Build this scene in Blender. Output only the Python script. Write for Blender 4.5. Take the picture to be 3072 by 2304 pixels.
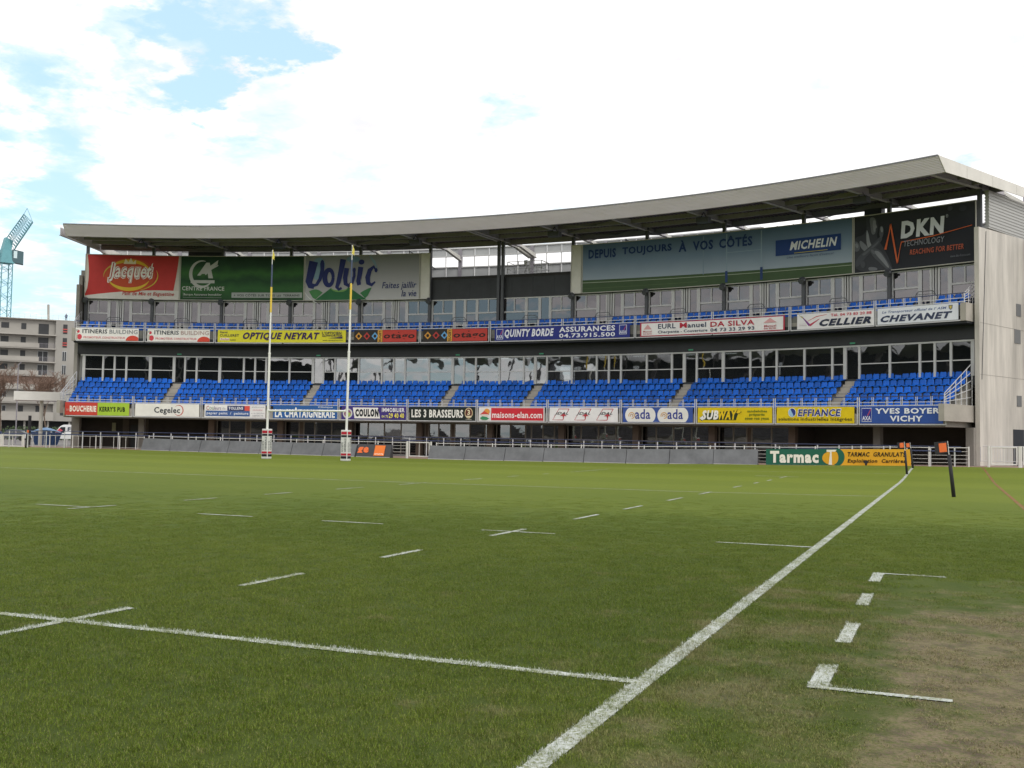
import bpy, bmesh, math, random
from math import sin, cos, pi, radians
from mathutils import Vector, Matrix
random.seed(7)
SC = bpy.context.scene
COL = SC.collection
for _o in list(bpy.data.objects):
    bpy.data.objects.remove(_o)

# ---------------------------------------------------------------- camera
CAM_POS = Vector((1.8233, -6.6782, 1.5659))
_f = Vector((-0.38253929, 0.92256731, 0.05033143))
_r = Vector((0.92393134, 0.38219302, 0.01671424))
_u = Vector((0.00381631, -0.05289664, 0.9985927))
_cd = bpy.data.cameras.new('camera')
_cam = bpy.data.objects.new('camera', _cd)
COL.objects.link(_cam)
_m = Matrix((( _r.x, _u.x, -_f.x), (_r.y, _u.y, -_f.y), (_r.z, _u.z, -_f.z))).to_4x4()
_m.translation = CAM_POS
_cam.matrix_world = _m
_cd.sensor_width = 36.0
_cd.lens = 36.0 * 3162.58 / 3072.0
_cd.clip_start = 0.1
_cd.clip_end = 6000.0
SC.camera = _cam

# ---------------------------------------------------------------- sky and light
SUN_EL, SUN_AZ = radians(42), radians(118)      # azimuth clockwise from +Y
def make_world():
    w = bpy.data.worlds.new('World'); SC.world = w; w.use_nodes = True
    nt = w.node_tree; nt.nodes.clear(); N = nt.nodes.new; L = nt.links.new
    out = N('ShaderNodeOutputWorld')
    sky = N('ShaderNodeTexSky'); sky.sky_type = 'NISHITA'; sky.sun_disc = False
    sky.sun_elevation = SUN_EL; sky.sun_rotation = SUN_AZ
    bg1 = N('ShaderNodeBackground'); bg1.inputs[1].default_value = 0.15
    hz = N('ShaderNodeMix'); hz.data_type = 'RGBA'; hz.inputs[0].default_value = 0.62
    hz.inputs[7].default_value = (5.2, 7.4, 8.3, 1)
    L(sky.outputs[0], hz.inputs[6]); L(hz.outputs[2], bg1.inputs[0])
    tc = N('ShaderNodeTexCoord'); sep = N('ShaderNodeSeparateXYZ'); L(tc.outputs['Generated'], sep.inputs[0])
    def mth(op, a, b=None, c=None, clamp=False):
        n = N('ShaderNodeMath'); n.operation = op; n.use_clamp = clamp
        for i, v in enumerate((a, b, c)):
            if v is None: continue
            if isinstance(v, (int, float)): n.inputs[i].default_value = v
            else: L(v, n.inputs[i])
        return n.outputs[0]
    zz = mth('MAXIMUM', sep.outputs[2], 0.0)
    dn = mth('ADD', zz, 0.16)
    cx = mth('DIVIDE', sep.outputs[0], dn); cy = mth('DIVIDE', sep.outputs[1], dn)
    cb = N('ShaderNodeCombineXYZ'); L(cx, cb.inputs[0]); L(cy, cb.inputs[1])
    n1 = N('ShaderNodeTexNoise'); n1.inputs['Scale'].default_value = 1.7; n1.inputs['Detail'].default_value = 9
    n1.inputs['Roughness'].default_value = 0.63; n1.inputs['Distortion'].default_value = 0.35
    L(cb.outputs[0], n1.inputs['Vector'])
    n2 = N('ShaderNodeTexNoise'); n2.inputs['Scale'].default_value = 1.9; n2.inputs['Detail'].default_value = 6
    n2.inputs['Roughness'].default_value = 0.6
    mp = N('ShaderNodeMapping'); mp.inputs['Location'].default_value = (4.1, -2.7, 1.3)
    L(cb.outputs[0], mp.inputs[0]); L(mp.outputs[0], n2.inputs['Vector'])
    # gaps of blue between the clouds: (direction, half angle in degrees, depth)
    gaps = [((-0.572, 0.735, 0.365), 4.6, .33), ((-0.640, 0.695, 0.332), 3.4, .30), ((-0.565, .75, .345), 3.4, .24), ((-0.700, 0.668, 0.246), 5.5, .20), ((-0.725, 0.66, 0.225), 5, .18), ((-0.60, 0.765, 0.236), 4, .13), ((-0.70,0.70,0.13), 6, .16),
            ((-0.544, 0.800, 0.250), 6, .13), ((-0.439, 0.860, 0.262), 8, .15), ((-0.386, 0.893, 0.250), 6, .12),
            ((-0.739, 0.665, 0.100), 6, .22), ((0.048, 0.948, 0.310), 4.5, .20), ((-0.14, 0.940, 0.310), 8, .14),
            ((-0.33, 0.90, 0.29), 5, .1), ((-0.33, -0.94, 0.06), 12, .22), ((0.60, -0.70, 0.38), 16, .25), ((-0.62, -0.77, 0.16), 9, .25), ((-0.33, -0.93, 0.17), 7, .22), ((0.9, 0.1, 0.42), 14, .25)]
    wn = N('ShaderNodeTexNoise'); wn.inputs['Scale'].default_value = 3.2; wn.inputs['Detail'].default_value = 7; wn.inputs['Roughness'].default_value = .62
    L(cb.outputs[0], wn.inputs['Vector'])
    ws = N('ShaderNodeVectorMath'); ws.operation = 'SUBTRACT'; ws.inputs[1].default_value = (.5,.5,.5); L(wn.outputs['Color'], ws.inputs[0])
    wm = N('ShaderNodeVectorMath'); wm.operation = 'SCALE'; wm.inputs['Scale'].default_value = .34; L(ws.outputs[0], wm.inputs[0])
    wa = N('ShaderNodeVectorMath'); wa.operation = 'ADD'; L(tc.outputs['Generated'], wa.inputs[0]); L(wm.outputs[0], wa.inputs[1])
    nm = N('ShaderNodeVectorMath'); nm.operation = 'NORMALIZE'; L(wa.outputs[0], nm.inputs[0])
    tot = None
    for d, w_, a in gaps:
        dv = Vector(d).normalized()
        dt = N('ShaderNodeVectorMath'); dt.operation = 'DOT_PRODUCT'
        L(nm.outputs[0], dt.inputs[0]); dt.inputs[1].default_value = dv
        mr = N('ShaderNodeMapRange'); mr.interpolation_type = 'SMOOTHSTEP'
        mr.inputs[1].default_value = cos(radians(w_)); mr.inputs[2].default_value = 1.0
        mr.inputs[3].default_value = 0.0; mr.inputs[4].default_value = a*(.98 if a < .33 else 1)
        L(dt.outputs['Value'], mr.inputs[0])
        tot = mr.outputs[0] if tot is None else mth('ADD', tot, mr.outputs[0])
    dens = mth('SUBTRACT', n1.outputs[0], tot)
    mr = N('ShaderNodeMapRange'); mr.interpolation_type = 'SMOOTHSTEP'
    mr.inputs[1].default_value = 0.08; mr.inputs[2].default_value = 0.42
    L(dens, mr.inputs[0])
    ramp = N('ShaderNodeValToRGB')
    e = ramp.color_ramp.elements
    e[0].position = 0.30; e[0].color = (0.95, 0.935, 0.95, 1)
    e[1].position = 0.62; e[1].color = (1.45, 1.43, 1.40, 1)
    L(n2.outputs[0], ramp.inputs[0])
    bg2 = N('ShaderNodeBackground'); L(ramp.outputs[0], bg2.inputs[0]); bg2.inputs[1].default_value = CLOUD
    mx = N('ShaderNodeMixShader'); L(mr.outputs[0], mx.inputs[0]); L(bg1.outputs[0], mx.inputs[1]); L(bg2.outputs[0], mx.inputs[2])
    L(mx.outputs[0], out.inputs[0])
CLOUD = 1.05
make_world()
_sd = bpy.data.lights.new('sun', 'SUN'); _sd.energy = 1.1; _sd.angle = radians(14); _sd.color = (1.0, 0.96, 0.9)
_sun = bpy.data.objects.new('sun', _sd); COL.objects.link(_sun)
_dir = Vector((sin(SUN_AZ)*cos(SUN_EL), cos(SUN_AZ)*cos(SUN_EL), sin(SUN_EL)))
_sun.rotation_euler = _dir.to_track_quat('Z', 'Y').to_euler()
_sun.location = (40, -40, 60)
SC.view_settings.view_transform = 'Standard'; SC.view_settings.look = 'None'
SC.view_settings.exposure = 0.0; SC.view_settings.gamma = 1.0
SC.view_settings.use_curve_mapping = False
SC.render.engine = 'CYCLES'
SC.cycles.max_bounces = 6; SC.cycles.transparent_max_bounces = 12

# ---------------------------------------------------------------- helpers
def lin(h):
    if not isinstance(h, str): return tuple(h)[:3]
    h = h.lstrip('#'); v = [int(h[i:i+2], 16)/255 for i in (0, 2, 4)]
    return tuple(c/12.92 if c <= .04045 else ((c+.055)/1.055)**2.4 for c in v)

_MATS = {}
def mat(name, color, rough=.6, metal=0.0, var=0.0, scale=1.0, bump=0.0, bscale=30.0, spec=.5, emit=0.0, stretch=None):
    """plain procedural material: base colour with soft noise variation and fine relief"""
    if name in _MATS: return _MATS[name]
    m = bpy.data.materials.new(name); m.use_nodes = True; nt = m.node_tree
    b = nt.nodes['Principled BSDF']; c = lin(color)
    b.inputs['Base Color'].default_value = (*c, 1); b.inputs['Roughness'].default_value = rough
    b.inputs['Metallic'].default_value = metal; b.inputs['Specular IOR Level'].default_value = spec
    if emit:
        b.inputs['Emission Color'].default_value = (*c, 1); b.inputs['Emission Strength'].default_value = emit
    if var or bump:
        geo = nt.nodes.new('ShaderNodeNewGeometry'); vec = geo.outputs['Position']
        if stretch:
            mp = nt.nodes.new('ShaderNodeMapping'); mp.inputs['Scale'].default_value = stretch
            nt.links.new(vec, mp.inputs[0]); vec = mp.outputs[0]
    if var:
        n = nt.nodes.new('ShaderNodeTexNoise'); n.inputs['Scale'].default_value = scale; n.inputs['Detail'].default_value = 6
        n.inputs['Roughness'].default_value = .65
        nt.links.new(vec, n.inputs['Vector'])
        mr = nt.nodes.new('ShaderNodeMapRange'); mr.inputs[1].default_value = .3; mr.inputs[2].default_value = .7
        mr.inputs[3].default_value = 1-var; mr.inputs[4].default_value = 1+var
        nt.links.new(n.outputs[0], mr.inputs[0])
        mx = nt.nodes.new('ShaderNodeVectorMath'); mx.operation = 'SCALE'; mx.inputs[0].default_value = c
        nt.links.new(mr.outputs[0], mx.inputs['Scale']); nt.links.new(mx.outputs[0], b.inputs['Base Color'])
    if bump:
        n = nt.nodes.new('ShaderNodeTexNoise'); n.inputs['Scale'].default_value = bscale; n.inputs['Detail'].default_value = 4
        nt.links.new(vec, n.inputs['Vector'])
        bp = nt.nodes.new('ShaderNodeBump'); bp.inputs['Strength'].default_value = bump; bp.inputs['Distance'].default_value = .02
        nt.links.new(n.outputs[0], bp.inputs['Height']); nt.links.new(bp.outputs[0], b.inputs['Normal'])
    _MATS[name] = m
    return m

def ink(h):        # printed vinyl in one colour
    return mat('print_'+h.lstrip('#'), h, .55, var=.07, scale=1.3, spec=.3, bump=.5, bscale=2.2)

def tag(o, label=None, cat=None, group=None, kind=None):
    if label: o['label'] = label
    if cat: o['category'] = cat
    if group: o['group'] = group
    if kind: o['kind'] = kind
    return o

def thing(name, loc, label, cat, group=None, rz=0.0):
    o = bpy.data.objects.new(name, None); COL.objects.link(o)
    o.location = loc; o.rotation_euler = (0, 0, rz)
    o.empty_display_size = .3
    return tag(o, label, cat, group)

class MB:
    """collects geometry in world coordinates"""
    def __init__(s): s.v = []; s.f = []; s.mi = []; s.cur = 0
    def add(s, vs, fs):
        n = len(s.v); s.v += [tuple(v) for v in vs]; s.f += [tuple(i+n for i in f) for f in fs]; s.mi += [s.cur]*len(fs)
        return s
    def hexa(s, c):       # 8 corners: bottom 4 (ccw), top 4
        return s.add(c, [(3,2,1,0),(4,5,6,7),(0,1,5,4),(1,2,6,5),(2,3,7,6),(3,0,4,7)])
    def box(s, x0, y0, z0, x1, y1, z1, rz=0.0, o=None):
        cs = [(x0,y0,z0),(x1,y0,z0),(x1,y1,z0),(x0,y1,z0),(x0,y0,z1),(x1,y0,z1),(x1,y1,z1),(x0,y1,z1)]
        if o is not None:
            c_, s_ = cos(rz), sin(rz)
            cs = [(o[0]+x*c_-y*s_, o[1]+x*s_+y*c_, o[2]+z) for x,y,z in cs]
        return s.hexa(cs)
    def beam(s, a, b, w, h=None, up=(0,0,1)):       # rectangular bar from a to b
        h = h or w; a = Vector(a); b = Vector(b); d = (b-a)
        if d.length < 1e-6: return s
        d.normalize(); upv = Vector(up)
        if abs(d.dot(upv)) > .99: upv = Vector((0,1,0)) if abs(d.y) < .9 else Vector((1,0,0))
        x = d.cross(upv).normalized()*w/2; y = x.normalized().cross(d)*h/2
        return s.hexa([a-x-y, a+x-y, a+x+y, a-x+y, b-x-y, b+x-y, b+x+y, b-x+y])
    def tube(s, a, b, r, n=8, r2=None, cap=True):
        a = Vector(a); b = Vector(b); r2 = r if r2 is None else r2; d = (b-a).normalized()
        upv = Vector((0,0,1)) if abs(d.z) < .95 else Vector((1,0,0))
        x = d.cross(upv).normalized(); y = x.cross(d)
        k = [(cos(2*pi*i/n), sin(2*pi*i/n)) for i in range(n)]
        vs = [a+x*c*r+y*t*r for c,t in k]+[b+x*c*r2+y*t*r2 for c,t in k]
        fs = [(i,(i+1)%n,n+(i+1)%n,n+i) for i in range(n)]
        if cap: fs += [tuple(range(n))[::-1], tuple(range(n,2*n))]
        return s.add(vs, fs)
    def build(s, name, m, parent=None, smooth=False):
        me = bpy.data.meshes.new(name)
        if parent is not None: org = Vector(parent_org(parent))
        else:
            xs = [v[0] for v in s.v]; ys = [v[1] for v in s.v]; zs = [v[2] for v in s.v]
            org = Vector(((min(xs)+max(xs))/2, (min(ys)+max(ys))/2, min(zs)))
        me.from_pydata([(v[0]-org.x, v[1]-org.y, v[2]-org.z) for v in s.v], [], s.f)
        ms = m if isinstance(m, (list, tuple)) else [m]
        for q in ms: me.materials.append(q)
        if len(ms) > 1: me.polygons.foreach_set('material_index', s.mi)
        if smooth: me.polygons.foreach_set('use_smooth', [True]*len(me.polygons))
        me.update()
        o = bpy.data.objects.new(name, me); COL.objects.link(o)
        if parent is not None: o.parent = parent
        else: o.location = org
        return o
def parent_org(p):
    v = Vector(p.location)
    while p.parent is not None:
        p = p.parent; v += p.location
    return v

# ---------------------------------------------------------------- ground height
def _interp(x, xs, ys):
    if x <= xs[0]: return ys[0]
    for i in range(1, len(xs)):
        if x <= xs[i]:
            t = (x-xs[i-1])/(xs[i]-xs[i-1]); t = t*t*(3-2*t)
            return ys[i-1]+t*(ys[i]-ys[i-1])
    return ys[-1]
def terr(x, y):
    s = min(max((y-38)/20, 0), 1); s = s*s*(3-2*s)
    return s*_interp(x, [-80,-62,-45,-30,-18,-9,0,6], [.05,.08,0,-.05,0,.13,.28,.33])

# ---------------------------------------------------------------- stand coordinates: angle, radius, height
AX, AY = -30.793, -9.819
def S(th, R, z): return Vector((AX+R*sin(th), AY+R*cos(th), z))
def abox(mb, t0, t1, R0, R1, z0, z1, seg=1.5, z0b=None, z1b=None):
    """curved box; z0b/z1b = heights at R1 when it slopes"""
    z0b = z0 if z0b is None else z0b; z1b = z1 if z1b is None else z1b
    n = max(1, int(math.ceil(abs(t1-t0)*R0/seg)))
    vs = []
    for i in range(n+1):
        t = t0+(t1-t0)*i/n
        vs += [S(t,R0,z0), S(t,R1,z0b), S(t,R1,z1b), S(t,R0,z1)]
    fs = [(0,1,2,3), (4*n+3,4*n+2,4*n+1,4*n)]
    for i in range(n):
        a, b = 4*i, 4*i+4
        fs += [(a,b,b+1,a+1),(a+1,b+1,b+2,a+2),(a+2,b+2,b+3,a+3),(a+3,b+3,b,a)]
    return mb.add(vs, fs)

# ---------------------------------------------------------------- lettering and flat print
_GLY = {}
def _glyph(body, bold):
    if (body, bold) not in _GLY:
        c = bpy.data.curves.new('t', 'FONT'); c.body = body; c.offset = bold; c.resolution_u = 2; c.fill_mode = 'FRONT'
        o = bpy.data.objects.new('t', c); me = o.to_mesh()
        _GLY[(body, bold)] = ([(v.co.x, v.co.y) for v in me.vertices], [tuple(p.vertices) for p in me.polygons])
        o.to_mesh_clear(); bpy.data.objects.remove(o); bpy.data.curves.remove(c)
    return _GLY[(body, bold)]
def _span(body):
    v = _glyph(body, 0.0)[0]; return max(p[0] for p in v)-min(p[0] for p in v)
def text2d(s, bold=0.0, shear=0.0):
    """outline letters laid one by one, emboldened and slanted"""
    vs = []; fs = []; x = 0.0
    for ch in s:
        if ch != ' ':
            gv, gf = _glyph(ch, bold); n = len(vs)
            vs += [(x+px+py*shear, py) for px, py in gv]; fs += [tuple(i+n for i in f) for f in gf]
        x += _span('H'+ch+'H')-_span('HH')+bold*1.7
    return vs, fs
def arcpts(cx, cy, rx, ry, a0, a1, n=20): return [(cx+rx*cos(radians(a0+(a1-a0)*i/n)), cy+ry*sin(radians(a0+(a1-a0)*i/n))) for i in range(n+1)]
def sliced(pts, step=.7):
    """a flat outline cut into narrow upright strips so that it follows a curved face"""
    xs = [p[0] for p in pts]
    if max(xs)-min(xs) <= step: return pts, [tuple(range(len(pts)))]
    bm = bmesh.new(); bm.faces.new([bm.verts.new((x, y, 0)) for x, y in pts])
    bmesh.ops.triangulate(bm, faces=bm.faces[:])
    x = math.floor(min(xs)/step)*step+step
    while x < max(xs):
        bmesh.ops.bisect_plane(bm, geom=bm.verts[:]+bm.edges[:]+bm.faces[:], plane_co=(x,0,0), plane_no=(1,0,0)); x += step
    bm.verts.index_update(); vs = [(v.co.x, v.co.y) for v in bm.verts]; fs = [tuple(v.index for v in f.verts) for f in bm.faces]; bm.free()
    return vs, fs
def chaikin(pts, n=2):
    for _ in range(n):
        q = []
        for a, b in zip(pts, pts[1:]+pts[:1]): q += [(a[0]*.75+b[0]*.25, a[1]*.75+b[1]*.25), (a[0]*.25+b[0]*.75, a[1]*.25+b[1]*.75)]
        pts = q
    return pts
def print_items(items, fn, W, H, parent, d0=.012, step=.004, rot=0):
    """items in 0..1 coordinates of a face W x H metres; fn(u_m, v_m, depth) -> world point.  Each colour run is one part."""
    runs = []
    for it in items:
        k = it[0]; col = it[6] if k == 't' else it[-1]
        kind = 'lettering' if k == 't' else 'emblem'
        if runs and runs[-1][0] == (kind, col): runs[-1][1].append(it)
        else: runs.append([(kind, col), [it]])
    for i, ((kind, col), its) in enumerate(runs):
        d = d0+step*i; mb = MB()
        for it in its:
            k = it[0]
            if k == 't':
                _, s, x0, y0, x1, y1, _c, bold, shear = it[:9]; turn = it[9] if len(it) > 9 else 0
                vs, fs = text2d(s, bold, shear)
                ax, bx = min(v[0] for v in vs), max(v[0] for v in vs); ay, by = min(v[1] for v in vs), max(v[1] for v in vs)
                q = []
                for x, y in vs:
                    p_, r_ = (x-ax)/(bx-ax), (y-ay)/(by-ay)
                    if turn: p_, r_ = 1-r_, p_        # reads upwards
                    q.append((x0+(x1-x0)*p_, y0+(y1-y0)*r_))
                mb.add([fn(x*W, y*H, d) for x, y in q], fs)
            elif k == 'r':
                x0, y0, x1, y1 = it[1:5]; n = max(1, int((x1-x0)*W/.8)); vs = []; fs = []
                for j in range(n+1):
                    x = x0+(x1-x0)*j/n; vs += [fn(x*W, y0*H, d), fn(x*W, y1*H, d)]
                for j in range(n): fs.append((2*j, 2*j+2, 2*j+3, 2*j+1))
                mb.add(vs, fs)
            elif k == 'e':
                cx, cy, rx, ry = it[1:5]; n = 20
                vs, fs = sliced([((cx+rx*cos(2*pi*j/n))*W, (cy+ry*sin(2*pi*j/n))*H) for j in range(n)])
                mb.add([fn(x, y, d) for x, y in vs], fs)
            elif k == 'p':
                vs, fs = sliced([(x*W, y*H) for x, y in it[1]])
                mb.add([fn(x, y, d) for x, y in vs], fs)
            elif k == 's':      # brush stroke: points, width(s) in metres
                pts, w = it[1], it[2]; n = len(pts); P = [(x*W, y*H) for x, y in pts]; L = []
                for j in range(n):
                    a = P[max(j-1,0)]; b = P[min(j+1,n-1)]; dx, dy = b[0]-a[0], b[1]-a[1]; l = math.hypot(dx,dy) or 1
                    ww = (w if isinstance(w,(int,float)) else w[0]+(w[1]-w[0])*j/(n-1))/2
                    if isinstance(w, tuple) and len(w) == 3: ww = (w[0]+(w[1]-w[0])*sin(pi*j/(n-1)))/2
                    L += [fn(P[j][0]-dy/l*ww, P[j][1]+dx/l*ww, d), fn(P[j][0]+dy/l*ww, P[j][1]-dx/l*ww, d)]
                mb.add(L, [(2*j,2*j+1,2*j+3,2*j+2) for j in range(n-1)])
        mb.build(kind, ink(col) if isinstance(col, str) else col, parent)
# ---------------------------------------------------------------- pitch: painted line layout (x0, y0, x1, y1)
LW = .042
LINES = [('touchline', -.06, -12, .06, 54.4), ('halfway_line', -70, -.05, -.06, .05)]
FIVE = [(-1.3,.72),(2.3,3.4),(5.2,6.25),(8.65,10.1),(12.65,14.15),(16.05,17.5),(19.9,21.6),(23.7,25.3),(28.95,30.4),(33.0,34.1),(36.0,37.2),(39.5,41.5)]
FIFT = [(9.3,10.6),(12.75,13.9),(15.8,17.0),(19.2,20.7),(22.9,24.8),(27.7,29.3),(31.8,33.0),(35.7,36.5),(39.3,45.2)]
DASH = [(-4.85-LW, a, -4.85+LW, b) for a, b in FIVE]+[(-14.25-LW, a, -14.25+LW, b) for a, b in FIFT]
DASH += [(-1.48, 9.55, -.06, 9.63), (-5.4, 9.48, -4.1, 9.56), (-8.6, 9.6, -7.35, 9.68), (-11.4, 9.66, -10.15, 9.74), (-15.7, 9.85, -14.2, 9.93)]
DASH += [(x, 9.85, x+1.3, 9.93) for x in (-19.2, -22.6, -26, -29.4, -33, -37)]
AREA = [(.98, 5.99, 1.10, 6.86), (1.10, 6.80, 1.78, 6.86), (.99, 4.1, 1.10, 4.93), (1.0, 2.02, 1.11, 2.98), (.98, .34, 1.10, 1.10), (1.10, .34, 1.84, .41)]
RECTS = [l[1:] for l in LINES]+DASH[:7]+[DASH[21],DASH[22],DASH[23]]+AREA

def paint_group():
    """shader group: is the world position on a painted line near the camera"""
    g = bpy.data.node_groups.new('paint_mask', 'ShaderNodeTree')
    g.interface.new_socket('Position', in_out='INPUT', socket_type='NodeSocketVector')
    g.interface.new_socket('Mask', in_out='OUTPUT', socket_type='NodeSocketFloat')
    N = g.nodes.new; L = g.links.new; gi = N('NodeGroupInput'); go = N('NodeGroupOutput')
    sc = N('ShaderNodeVectorMath'); sc.operation = 'MULTIPLY'; sc.inputs[1].default_value = (1,1,0); L(gi.outputs[0], sc.inputs[0])
    nz = N('ShaderNodeTexNoise'); nz.inputs['Scale'].default_value = 22; nz.inputs['Detail'].default_value = 3; L(sc.outputs[0], nz.inputs['Vector'])
    ms = N('ShaderNodeMath'); ms.operation = 'MULTIPLY_ADD'; ms.inputs[1].default_value = .05; ms.inputs[2].default_value = -.028; L(nz.outputs[0], ms.inputs[0])
    acc = None
    for x0, y0, x1, y1 in RECTS:
        a = N('ShaderNodeVectorMath'); a.operation = 'SUBTRACT'; a.inputs[1].default_value = ((x0+x1)/2,(y0+y1)/2,0); L(sc.outputs[0], a.inputs[0])
        b = N('ShaderNodeVectorMath'); b.operation = 'ABSOLUTE'; L(a.outputs[0], b.inputs[0])
        c = N('ShaderNodeVectorMath'); c.operation = 'SUBTRACT'; c.inputs[1].default_value = ((x1-x0)/2,(y1-y0)/2,0); L(b.outputs[0], c.inputs[0])
        s = N('ShaderNodeSeparateXYZ'); L(c.outputs[0], s.inputs[0])
        m = N('ShaderNodeMath'); m.operation = 'MAXIMUM'; L(s.outputs[0], m.inputs[0]); L(s.outputs[1], m.inputs[1])
        if acc is None: acc = m.outputs[0]
        else:
            q = N('ShaderNodeMath'); q.operation = 'MINIMUM'; L(acc, q.inputs[0]); L(m.outputs[0], q.inputs[1]); acc = q.outputs[0]
    ad = N('ShaderNodeMath'); ad.operation = 'ADD'; L(acc, ad.inputs[0]); L(ms.outputs[0], ad.inputs[1])
    lt = N('ShaderNodeMath'); lt.operation = 'LESS_THAN'; lt.inputs[1].default_value = .004; L(ad.outputs[0], lt.inputs[0])
    L(lt.outputs[0], go.inputs[0])
    return g
PAINT = paint_group()

def turf_material(name, blades):
    m = bpy.data.materials.new(name); m.use_nodes = True; nt = m.node_tree; N = nt.nodes.new; L = nt.links.new
    b = nt.nodes['Principled BSDF']; b.inputs['Roughness'].default_value = .75; b.inputs['Specular IOR Level'].default_value = .12 if not blades else .2
    geo = N('ShaderNodeNewGeometry')
    def noise(scale, detail=5, rough=.6, off=(0,0,0), st=(1,1,1)):
        mp = N('ShaderNodeMapping'); mp.inputs['Location'].default_value = off; mp.inputs['Scale'].default_value = st
        L(geo.outputs['Position'], mp.inputs[0])
        n = N('ShaderNodeTexNoise'); n.inputs['Scale'].default_value = scale; n.inputs['Detail'].default_value = detail
        n.inputs['Roughness'].default_value = rough; L(mp.outputs[0], n.inputs['Vector']); return n.outputs[0]
    def rng(v, a, b_, c=0, d=1, smooth=True):
        r = N('ShaderNodeMapRange'); r.inputs[1].default_value = a; r.inputs[2].default_value = b_; r.inputs[3].default_value = c; r.inputs[4].default_value = d
        if smooth: r.interpolation_type = 'SMOOTHSTEP'
        L(v, r.inputs[0]); return r.outputs[0]
    def mix(f, a, b_):
        x = N('ShaderNodeMix'); x.data_type = 'RGBA'
        if isinstance(f, (int,float)): x.inputs[0].default_value = f
        else: L(f, x.inputs[0])
        for i, v in ((6,a),(7,b_)):
            if isinstance(v, tuple): x.inputs[i].default_value = (*v, 1)
            else: L(v, x.inputs[i])
        return x.outputs[2]
    def mth(op, a, b_):
        n = N('ShaderNodeMath'); n.operation = op
        for i, v in enumerate((a, b_)):
            if isinstance(v, (int,float)): n.inputs[i].default_value = v
            else: L(v, n.inputs[i])
        return n.outputs[0]
    k = 1.42 if blades else 1.0
    G1 = tuple(c*k for c in (.074,.113,.009)); G2 = tuple(c*k for c in (.108,.146,.016)); G3 = tuple(c*k for c in (.052,.090,.007))
    straw = tuple(c*k for c in (.205,.165,.100)); dirt = (.115,.088,.062)
    big = noise(.16, 4); mid = noise(2.3, 8, .78, (3,1,0), (1,.8,1)); fine = noise(38, 4, .7)
    c = mix(rng(big, .35, .65), G1, G2)
    c = mix(rng(mid, .42, .68, 0, .75), c, G3)
    bands = N('ShaderNodeSeparateXYZ'); L(geo.outputs['Position'], bands.inputs[0])
    # yellower, paler far half of the pitch: its brighter light is put into the colour
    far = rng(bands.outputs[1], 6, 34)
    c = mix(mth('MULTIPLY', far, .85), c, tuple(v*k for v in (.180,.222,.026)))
    wv = N('ShaderNodeMath'); wv.operation = 'SINE'; L(mth('MULTIPLY', bands.outputs[1], 2*pi/10.0), wv.inputs[0])
    c = mix(rng(wv.outputs[0], -.4, .4, 0, .16), c, G3)
    # worn turf: scattered straw, and a bare technical area beside the touchline
    w1 = rng(noise(.9, 6, .72, (9,4,0), (1,1.3,1)), .58, .72, 0, .75)
    near = rng(bands.outputs[1], 12, 2)
    w1 = mth('MULTIPLY', w1, rng(bands.outputs[1], 16, -1, .12, .9))
    px = rng(bands.outputs[0], .7, 1.7); py = rng(bands.outputs[1], 8.0, 2.2)
    wn = noise(1.3, 7, .7, (5,5,0))
    w2 = mth('MULTIPLY', mth('MULTIPLY', px, py), 1.0)
    wn2 = noise(4.5, 6, .75, (8,2,0))
    w2 = rng(mth('ADD', mth('ADD', mth('MULTIPLY', w2, .50), wn), mth('MULTIPLY', wn2, .35)), .88, 1.20)
    px0 = rng(bands.outputs[0], -1.5, .3); w3 = rng(mth('ADD', mth('MULTIPLY', mth('MULTIPLY', px0, near), .24), wn), .64, .86, 0, .7)
    worn = mth('MAXIMUM', mth('MAXIMUM', w1, w2), w3)
    sd = mix(rng(noise(5, 5, .7), .4, .65), straw, dirt) if not blades else straw
    c = mix(worn, c, sd)
    fl = rng(noise(7.5, 5, .75, (4,9,0), (1,1.7,1)), .60, .70, 0, .65)
    c = mix(mth('MULTIPLY', fl, rng(bands.outputs[1], 24, 0, .25, 1)), c, (.120,.100,.055))
    sp = rng(noise(2.6, 5, .8, (1,7,0)), .66, .74, 0, .9)
    c = mix(mth('MULTIPLY', sp, worn), c, (.035,.027,.018))
    if not blades:
        c = mix(rng(fine, .45, .62, 0, .55), c, G3)
        c = mix(rng(noise(9, 5, .75, (2,2,0)), .50, .68, 0, .35), c, G2)
    else:
        oi = N('ShaderNodeObjectInfo')
        c = mix(rng(noise(60, 2, .5), .35, .7, 0, .6, False), c, tuple(v*1.0 for v in (.10,.15,.02)))
        c = mix(rng(noise(150, 1, .5), .57, .64, 0, .75), c, (.27,.23,.12))
        c = mix(rng(noise(120, 2, .5, (3,3,3)), .58, .66, 0, .7), c, (.030,.040,.012))
    pg = N('ShaderNodeGroup'); pg.node_tree = PAINT; L(geo.outputs['Position'], pg.inputs[0])
    if blades:
        wear = rng(noise(30, 3, .6, (7,7,0)), .38, .60, .12, .95)
        f = mth('MULTIPLY', pg.outputs[0], wear)
        c = mix(f, c, (.58,.61,.58))
    L(c, b.inputs['Base Color'])
    if not blades:      # base sheet darker towards the camera, under the modelled blades
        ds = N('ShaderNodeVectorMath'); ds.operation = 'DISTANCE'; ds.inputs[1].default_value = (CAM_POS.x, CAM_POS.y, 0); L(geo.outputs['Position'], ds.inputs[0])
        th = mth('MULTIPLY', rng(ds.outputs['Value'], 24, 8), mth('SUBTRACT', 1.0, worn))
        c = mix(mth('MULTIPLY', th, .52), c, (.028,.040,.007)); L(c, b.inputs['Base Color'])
        bp = N('ShaderNodeBump'); bp.inputs['Strength'].default_value = .7; bp.inputs['Distance'].default_value = .03
        L(noise(45, 4, .7), bp.inputs['Height']); L(bp.outputs[0], b.inputs['Normal'])
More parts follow.
